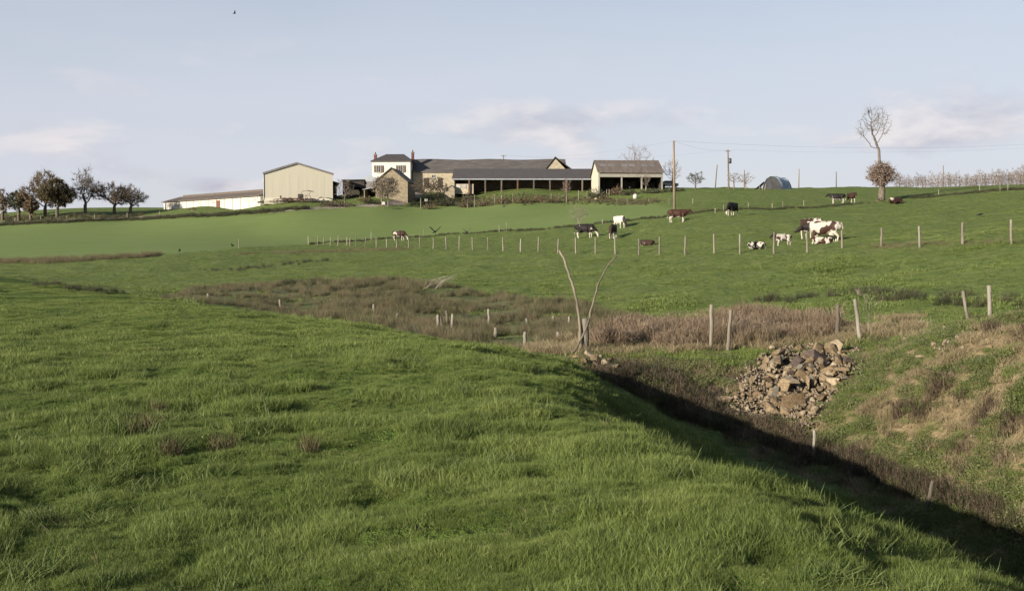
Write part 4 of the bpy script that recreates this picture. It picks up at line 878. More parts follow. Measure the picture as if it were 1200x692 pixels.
g = base(375, 233.5, 203); e = empty('harrow', g, 0, label='low dark harrow lying right of the hay tedder', cat='farm machine')
h = MB()
for k in range(5): h.box(-1.6, 1.6, -.6 + k * .3, -.52 + k * .3, .3, .4)
for k in range(6): h.box(-1.5 + k * .58, -1.42 + k * .58, -.6, .68, .41, .5)
h.build('frame', M_DARKMETAL, e); tn = MB()
for k in range(6):
    for j in range(5): tn.tube([(-1.46 + k * .58, -.56 + j * .3, .3), (-1.46 + k * .58, -.5 + j * .3, -.02)], .025, 4)
tn.build('tines', M_RUST, e); MB().tube([(-.3, 0, .5), (-.1, 0, 1.0), (.4, 0, 1.1)], .06, 5).build('hitch', M_RUST, e)
g = base(449.5, 239.5, 196); e = empty('letterbox_post', g, label='post with a white box at the mouth of the farm lane', cat='letterbox')
MB().tube([(0, 0, -.3), (0, 0, .75)], .07, 7).build('post', M_RUST, e); MB().slab([(-.28, -.2, .75), (.28, -.2, .75), (.28, -.2, 1.15), (.15, -.2, 1.3), (-.15, -.2, 1.3), (-.28, -.2, 1.15)], (0, .45, 0)).build('box', M_PANEL, e)
g = base(499.5, 235.5, 203); e = empty('lane_sign', g, label='small pale sign on a green post beside the farm lane', cat='sign')
MB().tube([(0, 0, -.3), (0, 0, 1.4)], .07, 7).build('post', noisy('green_paint', (.05, .09, .05), (.08, .13, .07)), e); MB().box(-.28, .28, -.1, -.075, 1.0, 1.5).build('board', M_PANEL, e)
g = base(744.5, 233.5, 193); e = empty('water_tank', g, label='round white water tank below the hangar', cat='tank')
vs = []; MB().tube([(0, 0, 0), (0, 0, .12), (0, 0, .35), (0, 0, .7), (0, 0, .85), (0, 0, .92)], [.3, .38, .43, .38, .22, .06], 14).build('body', M_PANEL, e, smooth=True); MB().tube([(0, 0, .9), (0, 0, 1.0)], .09, 8).build('cap', M_DARKMETAL, e)
g = base(784, 223, 214); e = empty('parked_car', g, R(2), label='pale car parked behind the right corner of the hangar', cat='car')
MB().slab([(-1.7, -.75, .3), (1.7, -.75, .3), (1.75, -.75, .75), (1.1, -.75, .85), (.6, -.75, 1.3), (-.9, -.75, 1.3), (-1.5, -.75, .85), (-1.75, -.75, .75)], (0, 1.5, 0)).build('body', M_PANEL, e)
MB().slab([(.95, -.77, .87), (.52, -.77, 1.22), (-.82, -.77, 1.22), (-1.3, -.77, .87)], (0, .015, 0)).build('window', M_GLASS, e)
for x_ in (-1.1, 1.1):
    for y_ in (-.78, .6): MB().tube([(x_, y_, .3), (x_, y_ + .18, .3)], .3, 12).build('wheel', M_DARKIN, e)
# ------------------------------------------------------------------ trees
def skeleton(rng, env, trunk_h, n_att, step, lean=(0, 0), kill=1.6, reach=9.0, iters=70):
    """space colonisation: env = list of ellipsoids (cx,cy,cz,rx,ry,rz); returns nodes, parents"""
    A = []
    for (cx, cy, cz, rx, ry, rz), m in zip(env, n_att):
        q = rng.normal(size=(m, 3)); q /= np.linalg.norm(q, axis=1)[:, None]; q *= (rng.uniform(.02, 1, m) ** .55)[:, None]
        A.append(q * (rx, ry, rz) + (cx, cy, cz))
    A = np.concatenate(A); fq = 2.2 / max(e_[3] for e_ in env); A = A[[mnoise.noise(Vector(a_ * fq) + Vector((7.3, 1.1, n_att[0]))) > (-.16 if len(env) == 4 else -.34) for a_ in A]]; nodes = [np.zeros(3)]; par = [-1]; k = max(2, int(trunk_h / step))
    for i in range(1, k + 1): nodes.append(np.array([lean[0] * i / k, lean[1] * i / k, trunk_h * i / k])); par.append(i - 1)
    start = k
    for _ in range(iters):
        if len(A) == 0: break
        N = np.array(nodes); cand = np.arange(max(1, start - 1), len(N)); D = ((A[:, None] - N[None, cand]) ** 2).sum(-1); j = D.argmin(1); dm = D[np.arange(len(A)), j]
        ok = dm < (reach * step) ** 2; grow = {}
        if not ok.any(): ok = dm <= dm.min() + 1e-6
        for a, jj in zip(A[ok], cand[j[ok]]):
            v = a - N[jj]; v /= np.linalg.norm(v) + 1e-9; grow[jj] = grow.get(jj, 0) + v
        added = False
        for jj, v in grow.items():
            v = v / (np.linalg.norm(v) + 1e-9) + rng.normal(0, .14, 3) + np.array([0, 0, .06]); v /= np.linalg.norm(v)
            p = N[jj] + v * step
            if len(nodes) < 9000: nodes.append(p); par.append(int(jj)); added = True
        N = np.array(nodes[len(N):]) if added else None
        if N is None: break
        D = ((A[:, None] - N[None]) ** 2).sum(-1).min(1); A = A[D > (kill * step) ** 2]
    return np.array(nodes), np.array(par)
def tree(name, label, loc, rng, env, n_att, trunk_h, r0, step, leaf=None, leafmat_=None, tip=.02, group=None, lean=(0, 0), bark=None, leafsize=.14, nleaf=3, twig=1, cat='tree', leafpick=None, **kw):
    nd, par = skeleton(rng, env, trunk_h, n_att, step, lean, **kw); n = len(nd)
    load = np.zeros(n); kids = np.bincount(par[1:], minlength=n)
    for i in range(n - 1, -1, -1):
        if kids[i] == 0: load[i] = 1
        if par[i] >= 0: load[par[i]] += load[i]
    rad = tip + (r0 - tip) * (load / load[0]) ** .66
    k = max(2, int(trunk_h / step))
    g = Vector(loc); e = empty(name, g, label=label, cat=cat, group=group)
    bark = bark or M_BARK
    tr = MB(); pts = [nd[i] for i in range(k + 1)]; pts[0] = pts[0] - (0, 0, .4)
    tr.tube(pts, [max(rad[i], r0 * .6) * (1.25 if i == 0 else 1) for i in range(k + 1)], 8); tr.build('trunk', bark, e, smooth=True)
    V = []; Q = []
    for i in range(k + 1, n):
        a, b = nd[par[i]], nd[i]; t = b - a; t = t / (np.linalg.norm(t) + 1e-9); u = np.cross(t, (.3, .5, .8)); u /= np.linalg.norm(u) + 1e-9; w_ = np.cross(t, u); s = len(V)
        for p, r_ in ((a, rad[i] * 1.05), (b, rad[i] * .95)):
            for q in range(3): V.append(p + (u * math.cos(q * 2.094) + w_ * math.sin(q * 2.094)) * r_)
        for q in range(3): Q.append((s + q, s + (q + 1) % 3, s + 3 + (q + 1) % 3, s + 3 + q))
        if load[i] <= 2:
            for _ in range(twig):
                dv = t * .7 + rng.normal(0, .55, 3) + (0, 0, .15); c = b + dv * step * rng.uniform(.8, 2.2); s = len(V); o_ = np.cross(dv, rng.normal(size=3)); o_ = o_ / (np.linalg.norm(o_) + 1e-9) * tip * 1.3
                V += [b - o_, b + o_, c + o_ * .5, c - o_ * .5]; Q.append((s, s + 1, s + 2, s + 3))
    me = np_mesh('branches', np.array(V), np.array(Q)); link('branches', me, bark, e)
    if leafmat_ is not None:
        V = []; Q = []; tone = []
        for i in range(k + 1, n):
            if load[i] > 4 or (leafpick and not leafpick(nd[i])): continue
            for _ in range(rng.poisson(nleaf)):
                p = nd[i] + rng.normal(0, step * .55, 3); u = rng.normal(size=3); u /= np.linalg.norm(u); v = np.cross(u, rng.normal(size=3)); v /= np.linalg.norm(v) + 1e-9; s_ = leafsize * rng.uniform(.5, 1.3); s = len(V)
                V += [p - u * s_, p + v * s_ * .55, p + u * s_, p - v * s_ * .55]; Q.append((s, s + 1, s + 2, s + 3)); tone += [rng.uniform(0, .8)] * 4
        if Q:
            me = np_mesh('crown', np.array(V), np.array(Q)); a = me.attributes.new('tone', 'FLOAT', 'POINT'); a.data.foreach_set('value', np.array(tone, np.float32)); link('crown', me, leafmat_, e)
    return e
M_OAK = leafmat('autumn_oak_leaf', [(.3, (.085, .062, .036)), (.5, (.145, .10, .058)), (.7, (.20, .145, .085))], .4, .3, .6, .2, tip=(.16, .11, .06))
M_OAKG = leafmat('olive_oak_leaf', [(.3, (.060, .054, .024)), (.5, (.10, .080, .038)), (.7, (.15, .112, .056))], .4, .3, .6, .2, tip=(.11, .085, .045))
M_PINK = leafmat('russet_leaf', [(.3, (.12, .084, .062)), (.5, (.175, .128, .098)), (.7, (.235, .18, .145))], .6, .3, .6, .2, tip=(.26, .205, .17))
M_BARKP = noisy('pale_bark', (.085, .072, .06), (.17, .145, .122), 7, .95, .5, 40, stretch=(1, 1, .25))
M_TWIGP = noisy('grey_brown_twigs', (.13, .105, .088), (.22, .18, .15), 5, .95)
M_IVY = leafmat('evergreen_leaf', [(.3, (.016, .026, .010)), (.55, (.032, .044, .016)), (.7, (.06, .066, .026))], .5, .25, .45, .3)
tr_rng = np.random.default_rng(77)
GT = 'oaks beyond the crop field'
def lobes(rng, cz, w_, h, trunk):
    out = [(0, 0, cz + .05 * h, w_ * .7, w_ * .65, h * (1 - trunk) * .46)]
    for q in range(4):
        a = q * 1.57 + rng.uniform(-.5, .5); f_ = rng.uniform(.55, .8); out.append((math.cos(a) * w_ * f_, math.sin(a) * w_ * f_ * .8, cz + h * rng.uniform(-.20, .16), w_ * rng.uniform(.34, .52), w_ * .45, h * rng.uniform(.16, .26)))
    return out
def oak(px, py, d, hpx, wpx, label, leaf=None, nl=2, n=260, trunk=.22, r0=.34, **kw):
    S = d / F; h = hpx * S; w_ = wpx * S / 2 * 1.12; g = base(px, py, d)
    cz = h * (.5 + trunk * .5) ; return tree('oak_tree', label, g - Vector((0, 0, .1)), tr_rng, lobes(tr_rng, cz, w_, h, trunk), [int(n * .85)] * 5, h * trunk, r0, h * .036, leafmat_=leaf or M_OAK, tip=.016, group=GT, leafsize=.2, nleaf=nl * 1.1 + .6, twig=10, **kw)
oak(53, 255.5, 226, 56, 48, 'tall brown-leaved oak, largest of the left group', M_OAK, 5, 420)
oak(67, 255.5, 222, 49, 38, 'dense olive-brown oak in front of the tallest one', M_OAKG, 14, 320)
oak(100, 252.5, 228, 55, 42, 'nearly bare spreading oak right of the dense olive one', None, 0, 300)
oak(134, 250.5, 230, 40, 44, 'nearly bare dark fan-shaped oak, second from the right of the group', M_OAK, 1.0, 280, trunk=.2)
oak(153, 249.5, 231, 37, 32, 'smaller nearly bare oak at the right end of the group', None, 0, 240, trunk=.25)
oak(22, 255, 226, 38, 20, 'narrow dark ivy-clad oak near the left edge', M_IVY, 10, 200, trunk=.18)
oak(36, 256, 224, 30, 16, 'low brown bushy oak between the ivy-clad and the tallest oak', M_OAK, 8, 150, trunk=.1)
oak(3, 256, 232, 38, 22, 'brown hazy oak cut by the left edge', M_OAK, 3, 200)
# lone tree with a ball of dead leaves low on its trunk
S = 151 / F; g = base(1033, 235.5, 151); h = 112 * S
bx = -8 * S
tree('lone_tree', 'lone pollard tree with bare top and a russet leafy ball on its trunk', g, np.random.default_rng(8), [(-9 * S, 0, 94 * S, 19 * S, 15 * S, 17 * S), (-23 * S, 0, 82 * S, 10 * S, 8 * S, 8 * S), (5 * S, 0, 88 * S, 7 * S, 7 * S, 12 * S), (-10 * S, 0, 66 * S, 8 * S, 5 * S, 8 * S)], [560, 170, 90, 50], 60 * S, .19, .27, tip=.011, bark=M_BARKP, lean=(-4 * S, 0), twig=4)
lone = bpy.context.scene.objects['lone_tree']
MB().tube([(0, 0, -.3), (0, 0, .6), (.05, 0, 1.6), (0, 0, 2.6)], [.55, .46, .44, .38], 10).build('lower_trunk', M_BARK, lone, smooth=True)
V = []; Q = []; tone = []; TV = []; TQ = []; rr = np.random.default_rng(4)
for _ in range(5200):
    q = rr.normal(size=3); q /= np.linalg.norm(q); rad_ = rr.uniform(.15, 1) ** .5 * (.78 + .38 * mnoise.noise(Vector(q * 2.6)) + .2 * mnoise.noise(Vector(q * 6)))
    p = q * rad_ * (19 * S, 18 * S, 17.5 * S) + (.0, 0, 31 * S); u = rr.normal(size=3); u /= np.linalg.norm(u); v = np.cross(u, rr.normal(size=3)); v /= np.linalg.norm(v); s_ = rr.uniform(.06, .15); s = len(V)
    V += [p - u * s_, p + v * s_ * .6, p + u * s_, p - v * s_ * .6]; Q.append((s, s + 1, s + 2, s + 3)); tone += [rr.uniform(0, .8)] * 4
for _ in range(420):
    q = rr.normal(size=3); q /= np.linalg.norm(q); a = np.array([0, 0, (20 + rr.uniform(0, 18)) * S]); b_ = q * (19 * S, 18 * S, 17 * S) * rr.uniform(.7, 1.12) + (0, 0, 31 * S); o_ = np.cross(q, rr.normal(size=3)); o_ /= np.linalg.norm(o_); s = len(TV); TV += [a - o_ * .025, a + o_ * .025, b_ + o_ * .012, b_ - o_ * .012]; TQ.append((s, s + 1, s + 2, s + 3))
me = np_mesh('leaf_ball', np.array(V), np.array(Q)); a = me.attributes.new('tone', 'FLOAT', 'POINT'); a.data.foreach_set('value', np.array(tone, np.float32)); link('leaf_ball', me, M_PINK, lone)
link('shoots', np_mesh('shoots', np.array(TV), np.array(TQ)), M_TWIGP, lone)
# small bare trees about the farm
def small(px, py, d, hpx, wpx, label, leaf=None, nl=2, n=110, trunk=.25, r0=.13, bark=M_BARK, name='bare_tree', tip=.022, cat='tree', group=None, twig=3, ls=.12):
    S = d / F; h = hpx * S; g = base(px, py, d); return tree(name, label, g - Vector((0, 0, .05)), tr_rng, [(0, 0, h * (.5 + trunk * .5), wpx * S / 2, wpx * S / 2, h * (1 - trunk) * .52)], [n * 2], h * trunk, r0, h * .042, leafmat_=leaf, tip=tip * .55, group=group, nleaf=nl * .6, twig=twig + 1, bark=bark, cat=cat, leafsize=ls)
small(404, 236, 198, 34, 26, 'bare pale-trunked tree between cream barn and dark shed', bark=M_BARKP, n=160, twig=4)
small(447.5, 234, 200, 34, 27, 'left of the two bare trees before the stone outbuilding', M_OAK, 2.5, bark=M_BARKP, n=200, twig=5, tip=.03)
small(455, 234, 199, 36, 30, 'right of the two bare trees before the stone outbuilding', M_OAK, 2.5, bark=M_BARKP, n=200, twig=5, tip=.03)
small(505, 232, 206, 33, 44, 'twiggy brown tree in front of the stone barn wall', M_OAK, 3.5, n=260, twig=5, tip=.03)
small(745, 224, 222, 50, 46, 'wide bare tree rising behind the hangar roof', bark=M_TWIGP, n=150)
small(788, 224, 210, 34, 24, 'bare pinkish tree behind the tallest utility pole', bark=M_TWIGP)
small(815, 222, 200, 20, 24, 'dark low bare tree right of the tallest utility pole', M_IVY, 1.2)
small(860, 222, 195, 20, 18, 'thin pale bare tree beside the transformer pole', bark=M_TWIGP, n=60, tip=.016)
small(873.5, 222, 194, 20, 22, 'thin bare tree left of the tunnel shelter', bark=M_TWIGP, n=60, tip=.016)
small(679, 262, 142, 24, 26, 'small thin bare tree on the crop edge behind the dark cow', bark=M_TWIGP, n=80, r0=.06, tip=.012)
small(664, 233, 200, 30, 14, 'slim bare reddish tree before the cattle stable', bark=M_TWIGP, n=60, tip=.018)
small(757, 230, 198, 26, 14, 'slim reddish tree before the right bay of the hangar', bark=M_TWIGP, n=60, tip=.018)
small(548, 232, 200, 18, 14, 'little bare bush tree at the left end of the cattle stable', bark=M_BARK, n=60)
# bare sapling row on the skyline
xs = sorted(np.linspace(1050, 1224, 130) + tr_rng.normal(0, 1.2, 130)); GS = 'bare saplings on the right skyline'
protos_s = [small(xs[0], 219, 212, 20, 9, 'slender bare reddish sapling in the skyline row at right', n=40, bark=M_TWIGP, name='sapling', r0=.05, tip=.018, group=GS, trunk=.1, twig=4)]
for k in range(3): protos_s.append(small(xs[k + 1], 219, 212 + k, 19 + k * 2, 8 + k, 'slender bare reddish sapling in the skyline row at right', n=44, bark=M_TWIGP, name='sapling', r0=.05, tip=.018, group=GS, trunk=.1, twig=4))
for k, px in enumerate(xs[4:]):
    c = copy_tree(protos_s[k % 4]); c.location = base(px, 219, tr_rng.uniform(200, 226)); c.rotation_euler.z = tr_rng.uniform(0, 6.28); s = tr_rng.uniform(.75, 1.1) * (.72 + .45 * (px - 1050) / 160); c.scale = (s, s, s)
# shrubs along the farm front
def shrub(px, py, d, hpx, wpx, label, mat, group, n=260, ls=.11, bark=M_BARK):
    S = d / F; h = hpx * S; w_ = wpx * S / 2; g = base(px, py, d); rr = np.random.default_rng(int(px * 7 + py)); V = []; Q = []; tone = []; e = empty('shrub', g, label=label, cat='shrub', group=group); TV = []; TQ = []
    for _ in range(n):
        a = rr.uniform(0, 6.283); q = math.sqrt(rr.uniform(0, 1)); z = rr.uniform(0.02, 1) ** .8 * h * (1 - .55 * q * q) * (.75 + .5 * mnoise.noise(Vector((math.cos(a) * 1.7 + px, math.sin(a) * 1.7, q))))
        p = np.array([math.cos(a) * q * w_, math.sin(a) * q * w_ * .7, z]); u = rr.normal(size=3); u /= np.linalg.norm(u); v = np.cross(u, rr.normal(size=3)); v /= np.linalg.norm(v); s_ = ls * rr.uniform(.6, 1.5); s = len(V)
        V += [p - u * s_, p + v * s_ * .6, p + u * s_, p - v * s_ * .6]; Q.append((s, s + 1, s + 2, s + 3)); tone += [rr.uniform(0, .8)] * 4
        if rr.uniform() < .3:
            o_ = rr.normal(size=3) * .02; s = len(TV); b_ = p * 1.12; TV += [p * (.1, .1, 0) - o_, p * (.1, .1, 0) + o_, b_ + o_ * .5, b_ - o_ * .5]; TQ.append((s, s + 1, s + 2, s + 3))
    me = np_mesh('foliage', np.array(V), np.array(Q)); a_ = me.attributes.new('tone', 'FLOAT', 'POINT'); a_.data.foreach_set('value', np.array(tone, np.float32)); link('foliage', me, mat, e)
    link('stems', np_mesh('stems', np.array(TV), np.array(TQ)), bark, e)
    return e
GB = 'shrubs along the farm front'
SH = [(522, 234, 204, 13, 28, 'round dark green shrub left of the cattle stable', M_IVY, 700), (504, 238, 200, 9, 18, 'low brownish shrub beside the lane sign', M_OAK, 260), (545, 237, 201, 12, 22, 'brown-green shrub below the annex', M_OAKG, 400), (568, 238, 200, 9, 20, 'low brown bramble shrub below the stable', M_OAK, 300), (590, 237.5, 200, 13, 20, 'reddish brown shrub below the middle of the stable', M_OAK, 340), (612, 238, 199, 10, 24, 'olive shrub below the stable, right of the reddish one', M_OAKG, 380), (630, 236, 200, 12, 14, 'small tufty brown shrub below the stable', M_OAK, 240), (648, 237, 199, 9, 22, 'low olive bramble right of the tufty brown shrub', M_OAKG, 300), (700, 233, 200, 16, 26, 'dark green shrub in front of the gap between stable and hangar', M_IVY, 600), (708, 238, 196, 8, 18, 'low grey-green shrub just below the dark one', M_OAKG, 300), (722, 232, 200, 14, 20, 'tan twiggy shrub before the left bay of the hangar', M_OAK, 360), (738, 234, 198, 10, 24, 'dark low shrub beside the water tank', M_IVY, 400), (765, 233, 197, 8, 30, 'low dark green hedge shrub right of the water tank', M_IVY, 420), (790, 230, 197, 7, 26, 'low dark shrub behind the tallest pole', M_IVY, 340), (440, 236.5, 201, 6, 26, 'low green shrub under the two bare trees', M_IVY, 320), (428, 234, 204, 10, 18, 'olive shrub before the dark open shed', M_OAKG, 300), (325, 240, 207, 6, 46, 'long low dark green shrub below the cream barn', M_IVY, 620), (395, 243, 199, 9, 42, 'dark long mound of brambles right below the cream barn', M_BRAM, 700), (345, 245.5, 203, 4, 60, 'low dark bramble bank along the lane below the barn', M_BRAM, 500), (12, 259, 222, 9, 16, 'dark low bush under the ivy-clad oak', M_IVY, 240), (62, 258.5, 219, 6, 28, 'low bush under the dense olive oak', M_IVY, 240), (225, 243, 220, 4, 10, 'small rusty bush at the white shed wall', M_OAK, 120), (1031, 237, 150.5, 4, 9, 'pale dry tuft at the lone tree foot', M_PINK, 90)]
for a in SH: shrub(*a[:6], a[6], GB, a[7])
M_DEADW = noisy('bleached_wood', (.17, .15, .12), (.27, .245, .2), 6, .85)
# leaning dead tussock and wispy sapling nearer by
small(1018, 392, 28.3, 62, 34, 'wispy bare sapling leaning behind the post above the stone heap', bark=M_POST, n=30, r0=.012, tip=.004, trunk=.3, name='thin_sapling', twig=1)
g = ground(508, 338); e = empty('dead_branch_pile', g, label='bleached heap of dead branches among the rushes', cat='branch pile')
for k in range(11):
    a0 = tr_rng.uniform(-.9, .2); MB().tube([(tr_rng.uniform(-.6, .3), tr_rng.uniform(-.3, .3), 0), (a0 + .5, tr_rng.uniform(-.3, .3), .5), (a0 + 1.1, tr_rng.uniform(-.4, .4), tr_rng.uniform(.35, .95))], [.016, .012, .005], 5).build('branch', M_DEADW, e)

# ------------------------------------------------------------------ cattle
def capsule(V, Fq, a, ra, b, rb, ys=1.0, n=10):
    """overlapping ellipsoid balls from a to b"""
    a, b = np.array(a, float), np.array(b, float); L = np.linalg.norm(b - a); k = max(2, int(L / (min(ra, rb) * .3)) + 1)
    for i in range(k + 1):
        s = i / k; c = a + (b - a) * s; r_ = ra + (rb - ra) * s; m = 7; i0 = len(V)
        for p in range(m + 1):
            th = math.pi * p / m
            for q in range(n):
                ph = 2 * math.pi * q / n; V.append(c + r_ * np.array([math.sin(th) * math.cos(ph), ys * math.sin(th) * math.sin(ph), math.cos(th)]))
        for p in range(m):
            for q in range(n): Fq.append((i0 + p * n + q, i0 + (p + 1) * n + q, i0 + (p + 1) * n + (q + 1) % n, i0 + p * n + (q + 1) % n))
def cow_mesh(name, pose, voxel=.03, calf=False):
    V = []; Fq = []; C = lambda a, ra, b, rb, ys=1.0: capsule(V, Fq, a, ra, b, rb, ys)
    dz = 0; lying = pose.startswith('lying')
    if lying: dz = -.56
    leg = 1.0; fat = .80 if calf else 1.0
    # trunk: rump, barrel, chest
    C((-.80, 0, 1.06 + dz), .27 * fat, (-.42, 0, 1.02 + dz), .345 * fat, .82); C((-.42, 0, 1.02 + dz), .345 * fat, (.10, 0, .93 + dz), .435 * fat, .82); C((.10, 0, .93 + dz), .435 * fat, (.62, 0, 1.02 + dz), .33 * fat, .72)
    C((-.82, .16, 1.22 + dz), .10, (-.55, .2, 1.22 + dz), .08); C((-.82, -.16, 1.22 + dz), .10, (-.55, -.2, 1.22 + dz), .08)
    C((-.7, 0, 1.27 + dz), .10, (.55, 0, 1.29 + dz), .09)
    C((.62, 0, .88 + dz), .22, (.72, 0, .80 + dz), .15, .6)
    nb = np.array((.62, 0, 1.12 + dz))
    if pose == 'grazing': nk = np.array((1.10, 0, .70)); mz = np.array((1.28, .02, .14)); pl = np.array((1.20, 0, .52))
    elif pose == 'licking': nk = np.array((1.12, .0, 1.02)); pl = np.array((1.28, .0, .98)); mz = np.array((1.62, .05, .72))
    elif pose == 'curled': nk = np.array((.95, .25, 1.0 + dz)); pl = np.array((.85, .45, .95 + dz)); mz = np.array((.45, .55, .72 + dz))
    elif pose == 'lying': nk = np.array((1.0, 0, 1.25 + dz)); pl = np.array((1.10, 0, 1.34 + dz)); mz = np.array((1.46, 0, 1.14 + dz))
    elif pose == 'lying_curled': nk = np.array((.92, .22, 1.05 + dz)); pl = np.array((.86, .42, 1.02 + dz)); mz = np.array((.50, .52, .76 + dz))
    else: nk = np.array((1.04, 0, 1.20)); pl = np.array((1.18, 0, 1.27)); mz = np.array((1.50, 0, .96))
    C(nb, .26 * fat, nk, .16, .68); C(nb - (0, 0, .15), .22, nk - (.03, 0, .06), .14, .5)
    C(pl, .125, pl + (mz - pl) * .5, .112, .85); C(pl + (mz - pl) * .5, .105, mz, .082, 1.0); C(pl - (0, 0, .03), .11, pl + (mz - pl) * .45 - (0, 0, .06), .09, .7)
    ax = mz - pl; ax /= np.linalg.norm(ax); side = np.cross(ax, (0, 0, 1)); side /= np.linalg.norm(side) + 1e-9
    for s in (-1, 1):
        e0 = pl - ax * .03 + side * s * .10; C(e0, .045, e0 + side * s * .15 - np.array((0, 0, .03)), .035, .7)
        h0 = pl - ax * .09 + side * s * .07; C(h0, .032, h0 + side * s * .06 + np.array((0, 0, .10)), .02)
    if not lying:
        for s in (-1, 1):
            f = .06 * s; y = .20 * s * fat
            C((.50, y * .8, .92), .17, (.50, y, .62), .105, .8); C((.50, y, .62), .09, (.53 + f, y, .40), .066); C((.53 + f, y, .40), .058, (.51 + f, y, .12), .045); C((.51 + f, y, .12), .052, (.55 + f, y, .04), .062)
            C((-.66, y * .75, 1.0), .22, (-.55 - f, y, .72), .14, .75); C((-.55 - f, y, .72), .125, (-.80 - f, y, .47), .068); C((-.80 - f, y, .47), .062, (-.74 - f, y, .12), .046); C((-.74 - f, y, .12), .052, (-.70 - f, y, .04), .062)
        if not calf: C((-.42, 0, .62), .15, (-.55, 0, .60), .14)
        C((-1.02, 0, 1.24), .05, (-1.10, 0, 1.0), .035); C((-1.10, 0, 1.0), .034, (-1.08, .03, .55), .032); C((-1.08, .03, .55), .05, (-1.08, .04, .40), .03)
    else:
        for s in (-1, 1):
            y = .26 * s; C((.48, y * .8, .34), .16, (.70, y * 1.15, .14), .085); C((.70, y * 1.15, .12), .07, (.38, y * 1.2, .07), .055)
            C((-.62, y * .8, .38), .23, (-.28, y * 1.4, .20), .13, .8); C((-.28, y * 1.4, .16), .09, (-.62, y * 1.6, .09), .06); C((-.62, y * 1.6, .08), .055, (-.35, y * 1.75, .06), .05)
        C((-1.02, 0, .62), .05, (-1.14, .1, .25), .035); C((-1.14, .1, .25), .035, (-1.0, .25, .06), .04)
    me = np_mesh(name, np.array(V), np.array(Fq)); ob = bpy.data.objects.new('tmp', me); COL.objects.link(ob)
    md = ob.modifiers.new('r', 'REMESH'); md.mode = 'VOXEL'; md.voxel_size = voxel; md.use_smooth_shade = True
    sm = ob.modifiers.new('s', 'SMOOTH'); sm.factor = .5; sm.iterations = 4
    dg = bpy.context.evaluated_depsgraph_get(); out = bpy.data.meshes.new_from_object(ob.evaluated_get(dg)); out.name = name
    bpy.data.objects.remove(ob); bpy.data.meshes.remove(me)
    return out
def coat(name, dark, seed, cover=.5, legs=.55, head=None, scale=1.9, white=(.37, .345, .295), sock=True):
    """patched hide: white ground, coloured patches with soft ragged edges, pale legs"""
    m, t, b = newmat(name)
    co = t.new('ShaderNodeTexCoord').outputs['Object']; mp = t.new('ShaderNodeMapping'); mp.inputs['Location'].default_value = (seed * 3.7, seed * 1.9, seed * 5.1); t.link(co, mp.inputs['Vector'])
    n = t.noise(mp.outputs[0], scale, 2, .45, .3)
    pat = t.ramp(n, [(1 - cover - .02, 0.0), (1 - cover + .02, 1.0)])
    sp = t.new('ShaderNodeSeparateXYZ'); t.link(co, sp.inputs[0])
    if sock: pat = t.math('MULTIPLY', pat, t.ramp(t.math('ADD', sp.outputs[2], t.math('MULTIPLY', t.math('SUBTRACT', n, .5), .5)), [(legs - .03, 0.0), (legs + .03, 1.0)]))
    c = t.mix(pat, white, t.mix(t.noise(co, 3, 3), dark, tuple(x * .7 for x in dark)))
    if head is not None: c = t.mix(t.ramp(t.math('MULTIPLY_ADD', sp.outputs[0], .5), [(.87, 0.0), (.92, 1.0)]), c, head)
    t.link(c, b.inputs['Base Color']); b.inputs['Roughness'].default_value = .7
    bp = t.new('ShaderNodeBump', i_Strength=.25, i_Distance=.02); t.link(t.noise(co, 40, 3), bp.inputs['Height']); t.link(bp.outputs[0], b.inputs['Normal'])
    return m
BR, BK, RD = (.034, .015, .0095), (.010, .0088, .008), (.046, .020, .0125)
CM = {p: cow_mesh('cow_' + p, p) for p in ('standing', 'grazing', 'licking', 'lying', 'lying_curled')}
CF = {p: cow_mesh('calf_' + p, p, .035, True) for p in ('standing', 'grazing', 'lying', 'lying_curled')}
M_HORN = noisy('udder_skin', (.40, .24, .20), (.5, .32, .27), 6, .6)
def cow(name, px, py, pose, yaw, size, mat, label, d=None, calf=False, group='cattle grazing on the pasture'):
    g = ground(px, py) if d is None else base(px, py, d)
    me = (CF if calf else CM)[pose].copy()
    o = link(name, me, mat, None, g - Vector((0, 0, .02)), R(yaw)); o.scale = (size, size, size * (1.0 if not calf else 1.05))
    return tag(o, label, 'calf' if calf else 'cow', group)
cow('cow', 468, 279.5, 'grazing', -18, 1.0, coat('hide_a', BR, 1, .60, .62), 'brown cow with white legs grazing alone at the far left', 152)
cow('cow', 686, 278.5, 'grazing', -14, 1.05, coat('hide_b', (.011, .008, .0075), 2, .70, .55), 'dark brown-black cow with pale legs grazing left of the herd')
cow('cow', 718, 279.5, 'grazing', -104, 1.05, coat('hide_c', BR, 3, .70, .55, head=(.03, .018, .013)), 'brown cow grazing head-on with a white blaze, below the white cow')
cow('cow', 726, 267.5, 'grazing', -62, 1.05, coat('hide_d', (.012, .009, .008), 4, .30, .3, head=(.02, .014, .012), white=(.42, .395, .34)), 'nearly white cow standing behind the head-on brown cow')
cow('cow', 794.5, 260.5, 'standing', -6, 1.05, coat('hide_e', RD, 5, .80, .62), 'red-brown cow standing before the tallest utility pole')
cow('cow', 858, 252.5, 'grazing', -128, 1.0, coat('hide_f', BK, 6, .66, .45), 'black and white cow grazing with head low, right of the red-brown cow')
cow('cow', 981, 238.5, 'standing', 168, 1.0, coat('hide_g', BK, 7, .80, .62), 'black cow with white legs, side-on near the lone tree')
cow('cow', 997.5, 237.5, 'standing', -80, 1.0, coat('hide_h', BR, 8, .72, .5), 'brown and white cow seen end-on beside the black one', None)
cow('cow', 1050, 238.5, 'lying_curled', 20, 1.0, coat('hide_i', (.036, .017, .011), 9, .6, .1, sock=False), 'brown and white cow lying under the lone tree')
